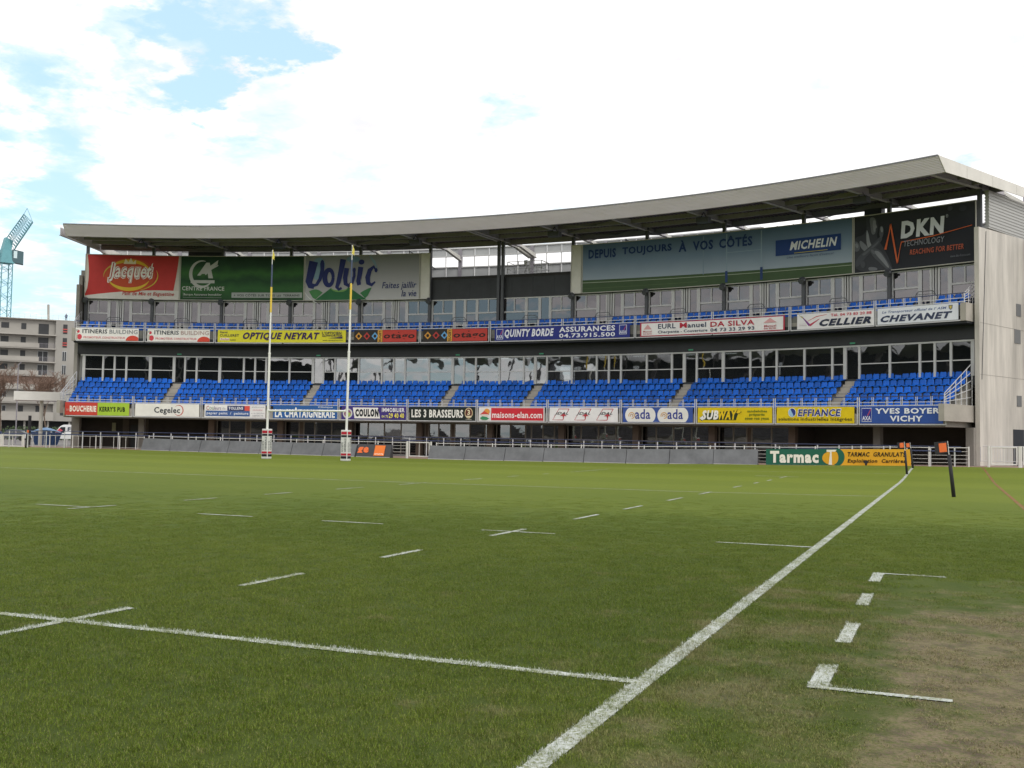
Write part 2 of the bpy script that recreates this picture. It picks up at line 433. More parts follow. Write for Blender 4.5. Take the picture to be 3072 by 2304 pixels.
    return m
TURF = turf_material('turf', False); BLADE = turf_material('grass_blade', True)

def paint_material(name, col):
    m = bpy.data.materials.new(name); m.use_nodes = True; nt = m.node_tree; N = nt.nodes.new; L = nt.links.new
    b = nt.nodes['Principled BSDF']; b.inputs['Roughness'].default_value = .85; b.inputs['Specular IOR Level'].default_value = .1
    geo = N('ShaderNodeNewGeometry'); n = N('ShaderNodeTexNoise'); n.inputs['Scale'].default_value = 34; n.inputs['Detail'].default_value = 5; n.inputs['Roughness'].default_value = .75
    L(geo.outputs['Position'], n.inputs['Vector'])
    n2 = N('ShaderNodeTexNoise'); n2.inputs['Scale'].default_value = 2.2; n2.inputs['Detail'].default_value = 5; L(geo.outputs['Position'], n2.inputs['Vector'])
    ad = N('ShaderNodeMath'); ad.operation = 'MULTIPLY_ADD'; ad.inputs[1].default_value = .5; L(n2.outputs[0], ad.inputs[0]); L(n.outputs[0], ad.inputs[2])
    r = N('ShaderNodeMapRange'); r.inputs[1].default_value = .62; r.inputs[2].default_value = .86; r.interpolation_type = 'SMOOTHSTEP'
    L(ad.outputs[0], r.inputs[0])
    x = N('ShaderNodeMix'); x.data_type = 'RGBA'; x.inputs[6].default_value = (.17,.19,.09,1); x.inputs[7].default_value = (*col, 1); L(r.outputs[0], x.inputs[0])
    L(x.outputs[2], b.inputs['Base Color'])
    return m
WHITE_PAINT = paint_material('line_paint', (.47,.50,.485)); RED_PAINT = paint_material('red_line_paint', (.24,.06,.025))
FAINT_PAINT = paint_material('worn_line_paint', (.40,.45,.34))

def sheet(name, x0, x1, y0, y1, dz, m, fx=None, fy=None):
    def ticks(a, b, step):
        n = max(1, int(math.ceil((b-a)/step))); return [a+(b-a)*i/n for i in range(n+1)]
    xs = ticks(x0, x1, fx or 3.0); ys = ticks(y0, y1, fy or 3.0)
    mb = MB(); nx = len(xs)
    mb.add([(x, y, terr(x,y)+dz) for y in ys for x in xs], [(j*nx+i, j*nx+i+1, (j+1)*nx+i+1, (j+1)*nx+i) for j in range(len(ys)-1) for i in range(nx-1)])
    return tag(mb.build(name, m), kind='structure')

mb = MB()
xs = [-3000,-800,-300,-200,-150,-120]+[-100+3*i for i in range(45)]+[40,80,200,800,3000]
ys = [-3000,-800,-200,-100,-60,-30,0,20]+[32+2*i for i in range(40)]+[120,160,250,500,1000,3000]
nx = len(xs)
mb.add([(x, y, terr(x,y)-.06) for y in ys for x in xs], [(j*nx+i, j*nx+i+1, (j+1)*nx+i+1, (j+1)*nx+i) for j in range(len(ys)-1) for i in range(nx-1)])
tag(mb.build('ground', mat('asphalt', (.16,.15,.145), .9, var=.22, scale=.25, bump=.2)), kind='structure')
sheet('paving', -110, 40, 58.6, 66, -.03, mat('reddish_paving', (.29,.20,.165), .9, var=.16, scale=1.2, bump=.15), 2.5, 1.2)
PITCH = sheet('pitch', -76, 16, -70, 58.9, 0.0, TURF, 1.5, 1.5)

def line_obj(name, rects, m, dz=.006):
    mb = MB()
    for x0,y0,x1,y1 in rects:
        if x1-x0 > y1-y0:
            n = max(1, int((x1-x0)/1.5)); pts = [(x0+(x1-x0)*i/n, y0, y1) for i in range(n+1)]
            vs = [];
            for x, a, b in pts: vs += [(x,a,terr(x,a)+dz), (x,b,terr(x,b)+dz)]
            mb.add(vs, [(2*i,2*i+2,2*i+3,2*i+1) for i in range(n)])
        else:
            n = max(1, int((y1-y0)/1.5)); vs = []
            for i in range(n+1):
                y = y0+(y1-y0)*i/n; vs += [(x0,y,terr(x0,y)+dz), (x1,y,terr(x1,y)+dz)]
            mb.add(vs, [(2*i,2*i+1,2*i+3,2*i+2) for i in range(n)])
    return tag(mb.build(name, m), kind='structure')
line_obj('touchline', [LINES[0][1:]], WHITE_PAINT)
line_obj('halfway_line', [LINES[1][1:]], WHITE_PAINT)
for r_ in DASH[:12]: line_obj('five_metre_dash', [r_], WHITE_PAINT, .009)
for r_ in DASH[12:21]: line_obj('fifteen_metre_dash', [r_], WHITE_PAINT, .009)
for r_ in DASH[21:]: line_obj('ten_metre_dash', [r_], WHITE_PAINT, .012)
for r_ in AREA: line_obj('technical_area_mark', [r_], WHITE_PAINT, .007)
mb = MB()
pts = [(-68, 24.9),(-50,24.8),(-34,24.6),(-17,24.4),(-6,24.9),(-2,25.6),(-.06,26.2)]; vs = []
P_ = []
for i in range(69):
    x = -68+67.94*i/68; P_.append((x, _interp(x, [p[0] for p in pts], [p[1] for p in pts])))
for x, y in P_: vs += [(x,y-.05,.012),(x,y+.05,.012)]
mb.add(vs, [(2*i,2*i+2,2*i+3,2*i+1) for i in range(68)])
tag(mb.build('twenty_two_metre_line', WHITE_PAINT), kind='structure')
line_obj('goal_line', [(-68, 46.7, -.06, 46.8)], FAINT_PAINT, .012)
line_obj('five_metre_from_goal_line', [(-6.2, 41.2, -4.3, 41.32)], WHITE_PAINT, .014)
line_obj('dead_ball_line', [(-68, 54.2, .06, 54.3)], FAINT_PAINT, .012)
line_obj('red_athletics_line', [(3.50, 18, 3.60, 58.6)], RED_PAINT)

# ---------------------------------------------------------------- grass blades near the camera
def make_patch(i, n, size=.25, hmin=.010, hmax=.029):
    rnd = random.Random(100+i); vs = []; fs = []
    for _ in range(n):
        x, y = rnd.uniform(-size,size)/2*1.25, rnd.uniform(-size,size)/2*1.25
        h = rnd.uniform(hmin,hmax); a = rnd.uniform(0, 2*pi); w = rnd.uniform(.0014,.0026); ln = rnd.uniform(.1,.9)*h
        b = rnd.uniform(0, 2*pi); dx, dy = cos(a)*w, sin(a)*w; lx, ly = cos(b)*ln, sin(b)*ln; k = len(vs)
        vs += [(x-dx,y-dy,0),(x+dx,y+dy,0),(x+dx*.8+lx*.35,y+dy*.8+ly*.35,h*.6),(x-dx*.8+lx*.35,y-dy*.8+ly*.35,h*.6),(x+lx,y+ly,h)]
        fs += [(k,k+1,k+2,k+3),(k+3,k+2,k+4)]
    me = bpy.data.meshes.new('grass_patch'); me.from_pydata(vs, [], fs); me.materials.append(BLADE); me.update()
    return me
def grass_field():
    """one object: a geometry-node scatter of blade patches over the near turf"""
    pc = bpy.data.collections.new('grass_patches')
    for i in range(6):
        pc.objects.link(bpy.data.objects.new('grass_patch', make_patch(i, 300 if i < 4 else 190)))
    rnd = random.Random(3); pts = []; scs = []
    step = .20
    fx, fy = _f.x, _f.y; fl = math.hypot(fx, fy); fx /= fl; fy /= fl
    y = -6
    while y < 34:
        x = -34.0
        while x < 9:
            dx, dy = x-CAM_POS.x, y-CAM_POS.y; d = math.hypot(dx,dy); ca = (dx*fx+dy*fy)/max(d,.01)
            if 3.2 < d < 30 and ca > cos(radians(36)):
                keep = 1.0 if d < 18 else max(.0, 1-(d-18)/11)
                if x > 1.1 and y < 7: keep *= .45
                if rnd.random() < keep: pts.append((x+rnd.uniform(-.07,.07), y+rnd.uniform(-.07,.07), 0.0)); scs.append(rnd.uniform(.7,1.3)*(.5 if (x > 1.2 and y < 6.5) else (.75 if x > .2 and y < 3 else 1))*max(.28, min(1, 1-(d-9)/20)))
            x += step
        y += step
    me = bpy.data.meshes.new('grass'); me.from_pydata(pts, [], []); me.update()
    me.attributes.new('blade_scale', 'FLOAT', 'POINT').data.foreach_set('value', scs)
    o = bpy.data.objects.new('grass', me); COL.objects.link(o)
    tag(o, 'short green grass blades of the near half of the rugby pitch', 'grass', kind='stuff')
    ng = bpy.data.node_groups.new('grass_scatter', 'GeometryNodeTree')
    ng.interface.new_socket('Geometry', in_out='INPUT', socket_type='NodeSocketGeometry')
    ng.interface.new_socket('Geometry', in_out='OUTPUT', socket_type='NodeSocketGeometry')
    N = ng.nodes.new; L = ng.links.new; gi = N('NodeGroupInput'); go = N('NodeGroupOutput')
    ip = N('GeometryNodeInstanceOnPoints'); ci = N('GeometryNodeCollectionInfo'); ci.inputs[0].default_value = pc
    ci.inputs[1].default_value = True; ci.inputs[2].default_value = True
    ip.inputs['Pick Instance'].default_value = True
    rv = N('FunctionNodeRandomValue'); rv.data_type = 'FLOAT_VECTOR'; rv.inputs[0].default_value = (-.05,-.05,0); rv.inputs[1].default_value = (.05,.05,6.283)
    at = N('GeometryNodeInputNamedAttribute'); at.data_type = 'FLOAT'; at.inputs[0].default_value = 'blade_scale'
    rs = N('ShaderNodeCombineXYZ'); rs.inputs[0].default_value = 1.0; rs.inputs[1].default_value = 1.0; L(at.outputs[0], rs.inputs[2])
    L(gi.outputs[0], ip.inputs['Points']); L(ci.outputs[0], ip.inputs['Instance']); L(rv.outputs[0], ip.inputs['Rotation']); L(rs.outputs[0], ip.inputs['Scale'])
    L(ip.outputs[0], go.inputs[0])
    md = o.modifiers.new('scatter', 'NODES'); md.node_group = ng
    print('grass patches', len(pts))
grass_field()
# ---------------------------------------------------------------- grandstand
BAYS = [-0.4676,-0.3984,-0.3239,-0.249,-0.1725,-0.0955,-0.0187,0.0582,0.1342,0.2102,0.284,0.358,0.4298]
TL, TR = -.4710, .4325
RL, RU = 78.28, 80.6
AISLES = [(-.37,-.3591),(-.2178,-.208),(-.0654,-.0554),(.0236,.034),(.1759,.1864),(.3254,.336)]
CONC = mat('concrete', (.36,.335,.295), .85, var=.14, scale=.7, bump=.25, bscale=14)
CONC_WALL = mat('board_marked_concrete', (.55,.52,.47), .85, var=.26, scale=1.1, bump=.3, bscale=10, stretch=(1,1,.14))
CONC_D = mat('dark_concrete', (.25,.235,.21), .9, var=.12, scale=.6, bump=.2, bscale=12)  # darker concrete for lower slab, one end wall, some columns and joints
TREAD = mat('terrace_concrete', (.30,.285,.255), .9, var=.15, scale=1.2)
ALU = mat('window_aluminium', (.50,.50,.49), .45, .0, var=.04, scale=2)
ALU_W = mat('pale_window_frame', (.58,.58,.58), .45, .0, var=.04, scale=2)
GALV = mat('galvanised_rail', (.56,.56,.57), .45, .15, var=.06, scale=3)
STEEL_D = mat('dark_painted_steel', (.075,.08,.09), .5, var=.15, scale=2)
STEEL_G = mat('grey_painted_steel', (.25,.235,.26), .5, var=.12, scale=2)
STEEL_L = mat('pale_steel', (.55,.54,.50), .5, var=.08, scale=2)
BEAM = mat('beam_grey', (.40,.38,.40), .5, var=.1, scale=2)
CLAD_K = mat('black_cladding', (.030,.033,.037), .55, var=.25, scale=.8, bump=.1, bscale=5)
CLAD_K2 = mat('black_soffit_cladding', (.018,.020,.023), .5, var=.25, scale=.8)
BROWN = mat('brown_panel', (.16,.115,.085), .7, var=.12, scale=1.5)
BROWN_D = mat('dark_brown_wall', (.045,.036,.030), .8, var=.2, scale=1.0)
RIBBED = mat('ribbed_metal', (.78,.72,.82), .5, .0, var=.06, scale=.25, stretch=(1,1,6))
DECK = mat('roof_deck_underside', (.16,.125,.19), .6, .0, var=.12, scale=.5)
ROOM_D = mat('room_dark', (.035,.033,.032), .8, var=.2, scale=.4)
def glass(name, tint, refl, through, rough=.015, rcol=None):
    m = bpy.data.materials.new(name); m.use_nodes = True; nt = m.node_tree; nt.nodes.clear(); N = nt.nodes.new; L = nt.links.new
    out = N('ShaderNodeOutputMaterial'); gl = N('ShaderNodeBsdfGlossy'); gl.inputs['Color'].default_value = (*(rcol or (1,1,1)), 1); gl.inputs['Roughness'].default_value = rough
    tr = N('ShaderNodeBsdfTransparent'); tr.inputs[0].default_value = (*through, 1)
    df = N('ShaderNodeBsdfDiffuse'); df.inputs[0].default_value = (*tint, 1)
    a = N('ShaderNodeMixShader'); a.inputs[0].default_value = .25; L(tr.outputs[0], a.inputs[1]); L(df.outputs[0], a.inputs[2])
    geo = N('ShaderNodeNewGeometry'); nz = N('ShaderNodeTexNoise'); nz.inputs['Scale'].default_value = .55; nz.inputs['Detail'].default_value = 2
    L(geo.outputs['Position'], nz.inputs['Vector'])
    bp = N('ShaderNodeBump'); bp.inputs['Strength'].default_value = .5; bp.inputs['Distance'].default_value = .012; L(nz.outputs[0], bp.inputs['Height'])
    L(bp.outputs[0], gl.inputs['Normal'])
    fr = N('ShaderNodeFresnel'); fr.inputs[0].default_value = 1.5
    ad = N('ShaderNodeMath'); ad.operation = 'ADD'; ad.use_clamp = True; ad.inputs[1].default_value = refl-.04; L(fr.outputs[0], ad.inputs[0])
    b = N('ShaderNodeMixShader'); L(ad.outputs[0], b.inputs[0]); L(a.outputs[0], b.inputs[1]); L(gl.outputs[0], b.inputs[2])
    L(b.outputs[0], out.inputs[0]); return m
G_MID = glass('mid_window_glass', (.02,.025,.03), .26, (.45,.47,.48))
G_BOX = glass('box_window_glass', (.055,.055,.06), .15, (.18,.18,.19), rcol=(.92,.88,.90))
G_LOW = glass('ground_floor_glass', (.03,.03,.03), .16, (.5,.5,.5))

stand = thing('grandstand', (-30.8, 68.5, 0.0), 'long curved concrete and glass grandstand with blue seats and overhanging ribbed roof', 'grandstand')
def spart(name, mb, m, parent=stand, smooth=False): return mb.build(name, m, parent, smooth)
def pane(par, t0, t1, R, z0, z1, m, jit=.006, th=.015):
    a, b = random.uniform(-jit,jit), random.uniform(-jit,jit)
    mb = MB(); mb.hexa([S(t0,R+a,z0), S(t1,R-a,z0), S(t1,R-a+th,z0), S(t0,R+a+th,z0), S(t0,R+a+b*.4,z1), S(t1,R-a+b*.4,z1), S(t1,R-a+b*.4+th,z1), S(t0,R+a+b*.4+th,z1)])
    return mb.build('pane', m, par)

# slabs, terraces
mb = MB(); abox(mb, TL+.002, TR-.006, 78.42, 82.05, 2.62, 3.0); spart('lower_slab', mb, CONC_D)
mb = MB(); abox(mb, TL+.002, TR-.006, 78.34, 78.46, 2.72, 3.42); spart('lower_kerb', mb, CONC)
for k in range(5):
    mb = MB(); R0 = 78.46+.72*k; abox(mb, TL+.002, TR-.006, R0, R0+.72, 3.0, 3.42+.48*k); spart('terrace_step', mb, TREAD)
for a, b in AISLES:
    mb = MB()
    for k in range(10):
        R0 = 78.47+.36*k; abox(mb, a+.0006, b-.0006, R0, 82.04, 3.42+.24*k-(.2 if k else .01), 3.42+.24*(k+1)-.12)
    spart('stair', mb, CONC)
# concrete cheek walls at both ends of the lower and the upper tier
for t0, t1, nm in ((TR-.006, TR-.0015, 'cheek_wall'), (TL-.0015, TL+.002, 'cheek_wall')):
    mb = MB(); abox(mb, t0, t1, 77.5, 82.0, 2.95, 3.98); spart(nm, mb, CONC)
    mb = MB(); abox(mb, t0, t1, 80.5, 82.9, 9.18, 10.3); spart(nm, mb, CONC)
    for za, zb, Ra, Rb, n in ((3.98, 5.45, 77.9, 81.7, 5), (10.3, 10.75, 80.7, 82.4, 3)):       # sloped side railings
        mb = MB(); t = (t0+t1)/2
        for i in range(n+1):
            R = Ra+(Rb-Ra)*i/n; zt = za+.62+(zb-za+.55)*i/n
            mb.beam(S(t,R,za), S(t,R,zt), .05)
        for j in range(1, 6):
            mb.beam(S(t,Ra,za+.62*j/5), S(t,Rb,za+(.62+zb-za+.55)*j/5), .035)
        spart('side_railing', mb, GALV)

# ground floor
gcol = [-0.4706+.004,-0.399,-0.3241,-0.249,-0.1729,-0.0964,-0.0197,0.0564,0.1329,0.2079,0.2825,0.356,0.4300]
for t in gcol:
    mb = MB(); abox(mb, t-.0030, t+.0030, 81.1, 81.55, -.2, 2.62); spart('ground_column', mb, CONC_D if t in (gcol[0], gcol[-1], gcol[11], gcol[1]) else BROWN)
GM = [-0.3215,-0.3079,-0.2903,-0.2851,-0.2662,-0.2542,-0.2470,-0.232,-0.2269,-0.2149,-0.1964,-0.1812,-0.1708,-0.1564,-0.1386,-0.1202,-0.1032,-0.0940,-0.0899,-0.0792,-0.066,-0.0616,-0.0453,-0.029,-0.0165,-0.0018,0.0144,0.0206,0.0328,0.045,0.0590,0.0728,0.0907,0.1085,0.1261,0.1350,0.1492,0.1664,0.184,0.2010,0.2105,0.2241,0.2365,0.2412,0.2595,0.2757]
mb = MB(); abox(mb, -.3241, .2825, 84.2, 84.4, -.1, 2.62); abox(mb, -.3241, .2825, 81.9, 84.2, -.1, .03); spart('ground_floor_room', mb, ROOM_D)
prev = None
fr = MB()
for t in GM: abox(fr, t-.0006, t+.0006, 81.96, 82.04, 0, 2.62)
abox(fr, -.3241, .2825, 81.97, 82.03, 1.42, 1.50); abox(fr, -.3241, .2825, 81.97, 82.03, 2.54, 2.62)
frm = spart('shopfront_frame', fr, mat('bronze_frame', (.30,.26,.21), .5, var=.08, scale=2))
for a, b in zip(GM, GM[1:]):
    if b-a < .006:
        mb = MB(); abox(mb, a+.0007, b-.0007, 81.98, 82.02, .05, 2.54); mb.build('infill_panel', BROWN, stand); continue
    for z0, z1 in ((.05,1.42),(1.5,2.54)): pane(stand, a+.0007, b-.0007, 82.0, z0, z1, G_LOW, .01)
# dark recesses under the ends of the stand
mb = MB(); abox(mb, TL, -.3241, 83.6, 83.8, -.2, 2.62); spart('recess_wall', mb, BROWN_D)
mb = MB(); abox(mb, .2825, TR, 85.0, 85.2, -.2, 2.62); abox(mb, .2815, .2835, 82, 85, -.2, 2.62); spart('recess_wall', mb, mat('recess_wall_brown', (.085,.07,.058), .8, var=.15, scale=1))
mb = MB(); abox(mb, -.4280, -.4215, 83.5, 83.6, 0, 2.62); abox(mb, -.4100,-.4010, 83.5, 83.6, 0, 2.62); spart('pilaster', mb, mat('pilaster_brown', (.11,.09,.072), .8, var=.1))
mb = MB(); abox(mb, -.4195, -.4110, 83.52, 83.59, 0, 2.1); spart('door', mb, CLAD_K2)
mb = MB(); abox(mb, -.4390, -.4352, 83.45, 83.58, 1.5, 2.25); spart('notice_board', mb, mat('notice_cream', (.33,.32,.20), .7))
mb = MB(); abox(mb, TL, TR, 82.05, 90.3, 2.62, 2.9); spart('first_floor_slab', mb, ROOM_D)

# middle level: window wall
MU = [-0.4646,-0.4446,-0.4327,-0.4203,-0.3949,-0.3697,-0.3579,-0.3454,-0.3204,-0.2943,-0.282,-0.2699,-0.2443,-0.2184,-0.207,-0.1942,-0.1681,-0.1427,-0.1296,-0.1172,-0.0909,-0.0651,-0.0528,-0.04,-0.0145,0.0115,0.0238,0.0361,0.0625,0.0881,0.1006,0.113,0.1391,0.1641,0.1763,0.1885,0.214,0.2395,0.2514,0.2639,0.289,0.3136,0.3246,0.3369,0.3624,0.3868,0.3987,0.4113,0.4281]
DOORS = {-0.3697,-0.2184,-0.0651,0.0238,0.1763,0.3246}
mb = MB(); abox(mb, TL, TR, 81.98, 82.08, 5.3, 5.86); spart('window_plinth', mb, CLAD_K)
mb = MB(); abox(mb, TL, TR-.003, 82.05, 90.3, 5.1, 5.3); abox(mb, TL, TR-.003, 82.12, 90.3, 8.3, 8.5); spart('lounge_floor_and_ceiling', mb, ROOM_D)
fm = MB()
for t in MU:
    w = .0009 if min(abs(t-x) for x in BAYS) > .004 and t not in DOORS else .0014
    abox(fm, t-w, t+w, 81.92, 82.1, 5.86, 8.02)
abox(fm, TL+.003, TR-.003, 81.9, 82.12, 8.02, 8.13)
spart('window_frame', fm, ALU)
for a, b in zip(MU, MU[1:]):
    if a in DOORS:
        d = pane(stand, a+.0011, b-.0011, 82.0, 5.9, 8.02, G_MID, .007); d.name = 'glass_door'; continue
    tb = MB(); abox(tb, a+.0010, b-.0010, 81.95, 82.06, 6.83, 6.90); spart('transom', tb, ALU)
    pane(stand, a+.001, b-.001, 82.0, 5.88, 6.83, G_MID, .007); pane(stand, a+.001, b-.001, 82.0, 6.9, 8.02, G_MID, .007)
# lounge back wall with windows through to the daylight behind
holes = [(.0115,.0226),(.026,.0339),(.0865,.0930),(.2262,.2301)]
bw = MB(); cur = TL
for a, b in holes:
    abox(bw, cur, a, 90.1, 90.3, 5.3, 8.3); abox(bw, a, b, 90.1, 90.3, 5.3, 6.3); abox(bw, a, b, 90.1, 90.3, 7.8, 8.3); cur = b
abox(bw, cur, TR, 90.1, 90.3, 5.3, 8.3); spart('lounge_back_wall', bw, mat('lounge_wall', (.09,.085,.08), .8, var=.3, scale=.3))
for a, b, c in ((.034,.056,(.30,.13,.08)),(.060,.080,(.34,.15,.09)),(.093,.128,(.33,.16,.10)),(.132,.165,(.42,.40,.28)),(.168,.20,(.48,.46,.30)),(.205,.222,(.30,.30,.22)),(.235,.262,(.45,.42,.20)),(-.012,.008,(.25,.27,.28)),(.27,.29,(.2,.18,.16))):
    mb = MB(); abox(mb, a, b, 88.6, 88.8, 5.3, 7.4); spart('lounge_partition', mb, mat('partition_%d' % int(a*1000), c, .8, var=.1))
LAMP = mat('strip_light_tube', (.95,1,.95), .4, emit=1.6)
for a in (-.133,-.118,-.10,-.079,-.045,-.028,-.008,.008,.045,.07,.11,.16,.20):
    mb = MB(); abox(mb, a, a+.0105, 85.0, 85.12, 8.16, 8.22); spart('strip_light', mb, LAMP)
for i in range(46):         # lounge tables and stools seen as dark shapes behind the glass
    t = random.uniform(-.45,.41); R = random.uniform(83, 87); mb = MB()
    mb.tube(S(t,R,5.3), S(t,R,6.38), .05, 6); c = S(t,R,6.4); mb.tube(c, c+Vector((0,0,.05)), .38, 10); spart('lounge_table', mb, ROOM_D)
# black cladding above the windows
mb = MB(); abox(mb, TL, TR-.002, 81.86, 82.0, 8.16, 9.1); spart('black_cladding', mb, CLAD_K2)
for x in (-0.3638,-.2123,-.0592,.0307,.1833,.3317):
    mb = MB(); abox(mb, x-.0022, x+.0022, 81.80, 81.86, 8.22, 8.33); spart('exit_sign', mb, mat('exit_green', (.05,.30,.16), .5))
# upper tier
mb = MB(); abox(mb, TL, TR-.002, 80.7, 83.0, 9.05, 9.5); spart('upper_slab', mb, CLAD_K2)
mb = MB(); abox(mb, TL+.001, TR-.006, 80.72, 81.3, 9.5, 9.75); spart('terrace_step', mb, TREAD)
mb = MB(); abox(mb, TL+.001, TR-.006, 81.3, 83.0, 9.5, 10.22); spart('terrace_step', mb, TREAD)
BC = [(a+b)/2 for a, b in zip(BAYS, BAYS[1:])]
for c in BC:
    mb = MB(); abox(mb, c-.0070, c+.0070, 80.95, 81.28, 9.75, 9.98); spart('stair', mb, CONC)
    mb = MB(); pts = [S(c-.0078,81.5,10.3), S(c-.0078,81.5,11.15), S(c-.0055,81.5,11.35), S(c+.0055,81.5,11.35), S(c+.0078,81.5,11.15), S(c+.0078,81.5,10.3)]
    for p_, q_ in zip(pts, pts[1:]): mb.beam(p_, q_, .045)
    mb.beam(pts[1], pts[4], .03)
    spart('stair_guard', mb, STEEL_D)
# box windows
mb = MB(); abox(mb, TL, TR-.003, 84.6, 84.8, 10.1, 13.2); spart('box_back_wall', mb, mat('box_room', (.10,.095,.09), .8, var=.25, scale=.4))
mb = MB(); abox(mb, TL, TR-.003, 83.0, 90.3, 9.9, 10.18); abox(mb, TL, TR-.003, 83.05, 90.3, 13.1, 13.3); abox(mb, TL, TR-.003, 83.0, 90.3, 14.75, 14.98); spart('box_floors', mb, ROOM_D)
for i, (a, b) in enumerate(zip(BAYS, BAYS[1:])):
    W = b-a; U = lambda u: a+u*W
    if i == 5: segs = [('w',.03,.33),('d',.345,.485),('t',.50,.655),('w',.67,.975)]
    elif i == 6: segs = [('w',.025,.345),('t',.36,.53),('d',.545,.675),('w',.69,.975)]
    else: segs = [('w',.020,.325),('n',.345,.455),('n',.545,.655),('w',.675,.98)]
    f = MB()
    for k, u0, u1 in segs:
        for uu in (u0, u1): abox(f, U(uu)-.0008, U(uu)+.0008, 82.90, 83.06, 10.22, 13.05)
        abox(f, U(u0), U(u1), 82.91, 83.05, 12.96, 13.05); abox(f, U(u0), U(u1), 82.91, 83.05, 10.22, 10.30)
        if k in 'wt': abox(f, U(u0), U(u1), 82.89, 83.05, 11.80, 11.92)
        if k == 'w': um = (u0+u1)/2; abox(f, U(um)-.0005, U(um)+.0005, 82.9, 83.05, 11.92, 12.96)
    if segs[1][0] == 'n': abox(f, U(.475), U(.490), 82.9, 83.06, 10.22, 13.05); abox(f, U(.505), U(.52), 82.9, 83.06, 10.22, 13.05)
    spart('window_frame', f, ALU_W)
    for k, u0, u1 in segs:
        if k == 'w':
            um = (u0+u1)/2
            for x0, x1, z0, z1 in ((u0,um,11.92,12.96),(um,u1,11.92,12.96),(u0,u1,10.3,11.8)): pane(stand, U(x0)+.0008, U(x1)-.0006, 82.98, z0, z1, G_BOX, .008)
        elif k == 't':
            for z0, z1 in ((11.92,12.96),(10.3,11.8)): pane(stand, U(u0)+.0008, U(u1)-.0008, 82.98, z0, z1, G_BOX, .008)
        else: pane(stand, U(u0)+.0008, U(u1)-.0008, 82.98, 10.3, 12.96, G_BOX, .008)
mb = MB(); abox(mb, TL, TR-.003, 83.02, 83.2, 13.05, 15.0); spart('black_cladding', mb, CLAD_K)
for i in range(40):      # cladding joints
    t = -.46+.0226*i; mb = MB(); abox(mb, t-.0002, t+.0002, 83.005, 83.03, 13.08, 14.98); spart('cladding_joint', mb, CLAD_K2)
# steel posts from the boxes to the roof
for i, t in enumerate(BAYS):
    mb = MB()
    offs = (-.0022, .0022) if i == 6 else (0,)
    for o_ in offs: abox(mb, t+o_-.0014, t+o_+.0014, 82.62, 82.88, 10.22, 17.95)
    for o_ in offs: mb.hexa([S(t+o_-.0014,82.2,17.2), S(t+o_+.0014,82.2,17.2), S(t+o_+.0014,82.62,16.7), S(t+o_-.0014,82.62,16.7), S(t+o_-.0014,82.2,17.9), S(t+o_+.0014,82.2,17.9), S(t+o_+.0014,82.62,17.9), S(t+o_-.0014,82.62,17.9)]) if False else None
    spart('steel_post', mb, STEEL_D)
# roof
RT0, RT1 = -.4605, .4435
def roof_z(R): return 18.12+(R-74.8)*.030
RIB_N = 11
mb = MB()       # ribbed front fascia
n = 150; prof = []
for j in range(RIB_N*2+1):
    f_ = j/(RIB_N*2); R = 75.70+(74.80-75.70)*f_; z = 17.30+(18.10-17.30)*f_
    off = .028 if j % 2 else 0.0
    prof.append((R-off*.7, z-off*.7))
prof += [(74.86,18.13),(75.2,18.14)]
vs = []; m_ = len(prof)
for i in range(n+1):
    t = RT0+(RT1-RT0)*i/n; vs += [S(t,R,z) for R, z in prof]
mb.add(vs, [(i*m_+j, (i+1)*m_+j, (i+1)*m_+j+1, i*m_+j+1) for i in range(n) for j in range(m_-1)])
spart('roof_fascia', mb, RIBBED)
mb = MB(); abox(mb, RT0, RT1, 74.76, 74.94, 18.085, 18.17); spart('roof_edge_trim', mb, mat('edge_trim', (.16,.16,.18), .5))
mb = MB(); abox(mb, RT0+.001, RT1-.001, 75.0, 85.2, 18.00, 18.10, z0b=18.15, z1b=18.25); spart('roof_deck', mb, DECK)
mb = MB()       # deck ribs (troughs) running front to back
for i in range(260):
    t = RT0+.003+(RT1-RT0-.006)*i/259
    mb.hexa([S(t-.0004,75.9,17.94), S(t+.0004,75.9,17.94), S(t+.0004,85.1,18.07), S(t-.0004,85.1,18.07), S(t-.0004,75.9,18.01), S(t+.0004,75.9,18.01), S(t+.0004,85.1,18.16), S(t-.0004,85.1,18.16)])
spart('deck_ribs', mb, DECK)
mb = MB(); abox(mb, RT0+.001, RT1-.001, 75.70, 75.78, 17.28, 18.05); spart('fascia_back', mb, STEEL_G)
for R, w, h in ((77.4,.16,.34),(79.6,.16,.34),(81.6,.16,.34),(84.15,.2,.44)):
    mb = MB(); z = 18.0+(R-75)*.013; abox(mb, RT0+.001, RT1-.001, R-w/2, R+w/2, z-h, z+.02); spart('purlin', mb, STEEL_G)
for i, t in enumerate(BAYS):
    tt = min(t, RT1-.004); w = .0016
    for o_ in ((-.0028,.0028) if i == 6 else (0,)):
        mb = MB(); q = tt+o_
        def rb(R0, za, ta, R1, zb, tb_, ww):
            mb.hexa([S(q-ww,R0,za), S(q+ww,R0,za), S(q+ww,R1,zb), S(q-ww,R1,zb), S(q-ww,R0,ta), S(q+ww,R0,ta), S(q+ww,R1,tb_), S(q-ww,R1,tb_)])
        rb(75.8,17.36,17.40,86.4,17.90,17.94,w); rb(75.8,17.40,18.02,86.4,17.94,18.14,w*.3)
        spart('roof_beam', mb, BEAM)
        mb = MB(); rb(86.4,17.90,18.0,90.2,17.55,17.68,w); rb(86.4,18.0,18.20,90.2,17.66,18.0,w*.35); spart('rear_beam', mb, STEEL_L)  # paler than the front beam: the skylight on it is put into the colour
    mb = MB(); abox(mb, t-.0018, t+.0018, 90.0, 90.3, 14.9, 18.7); spart('rear_post', mb, STEEL_G)
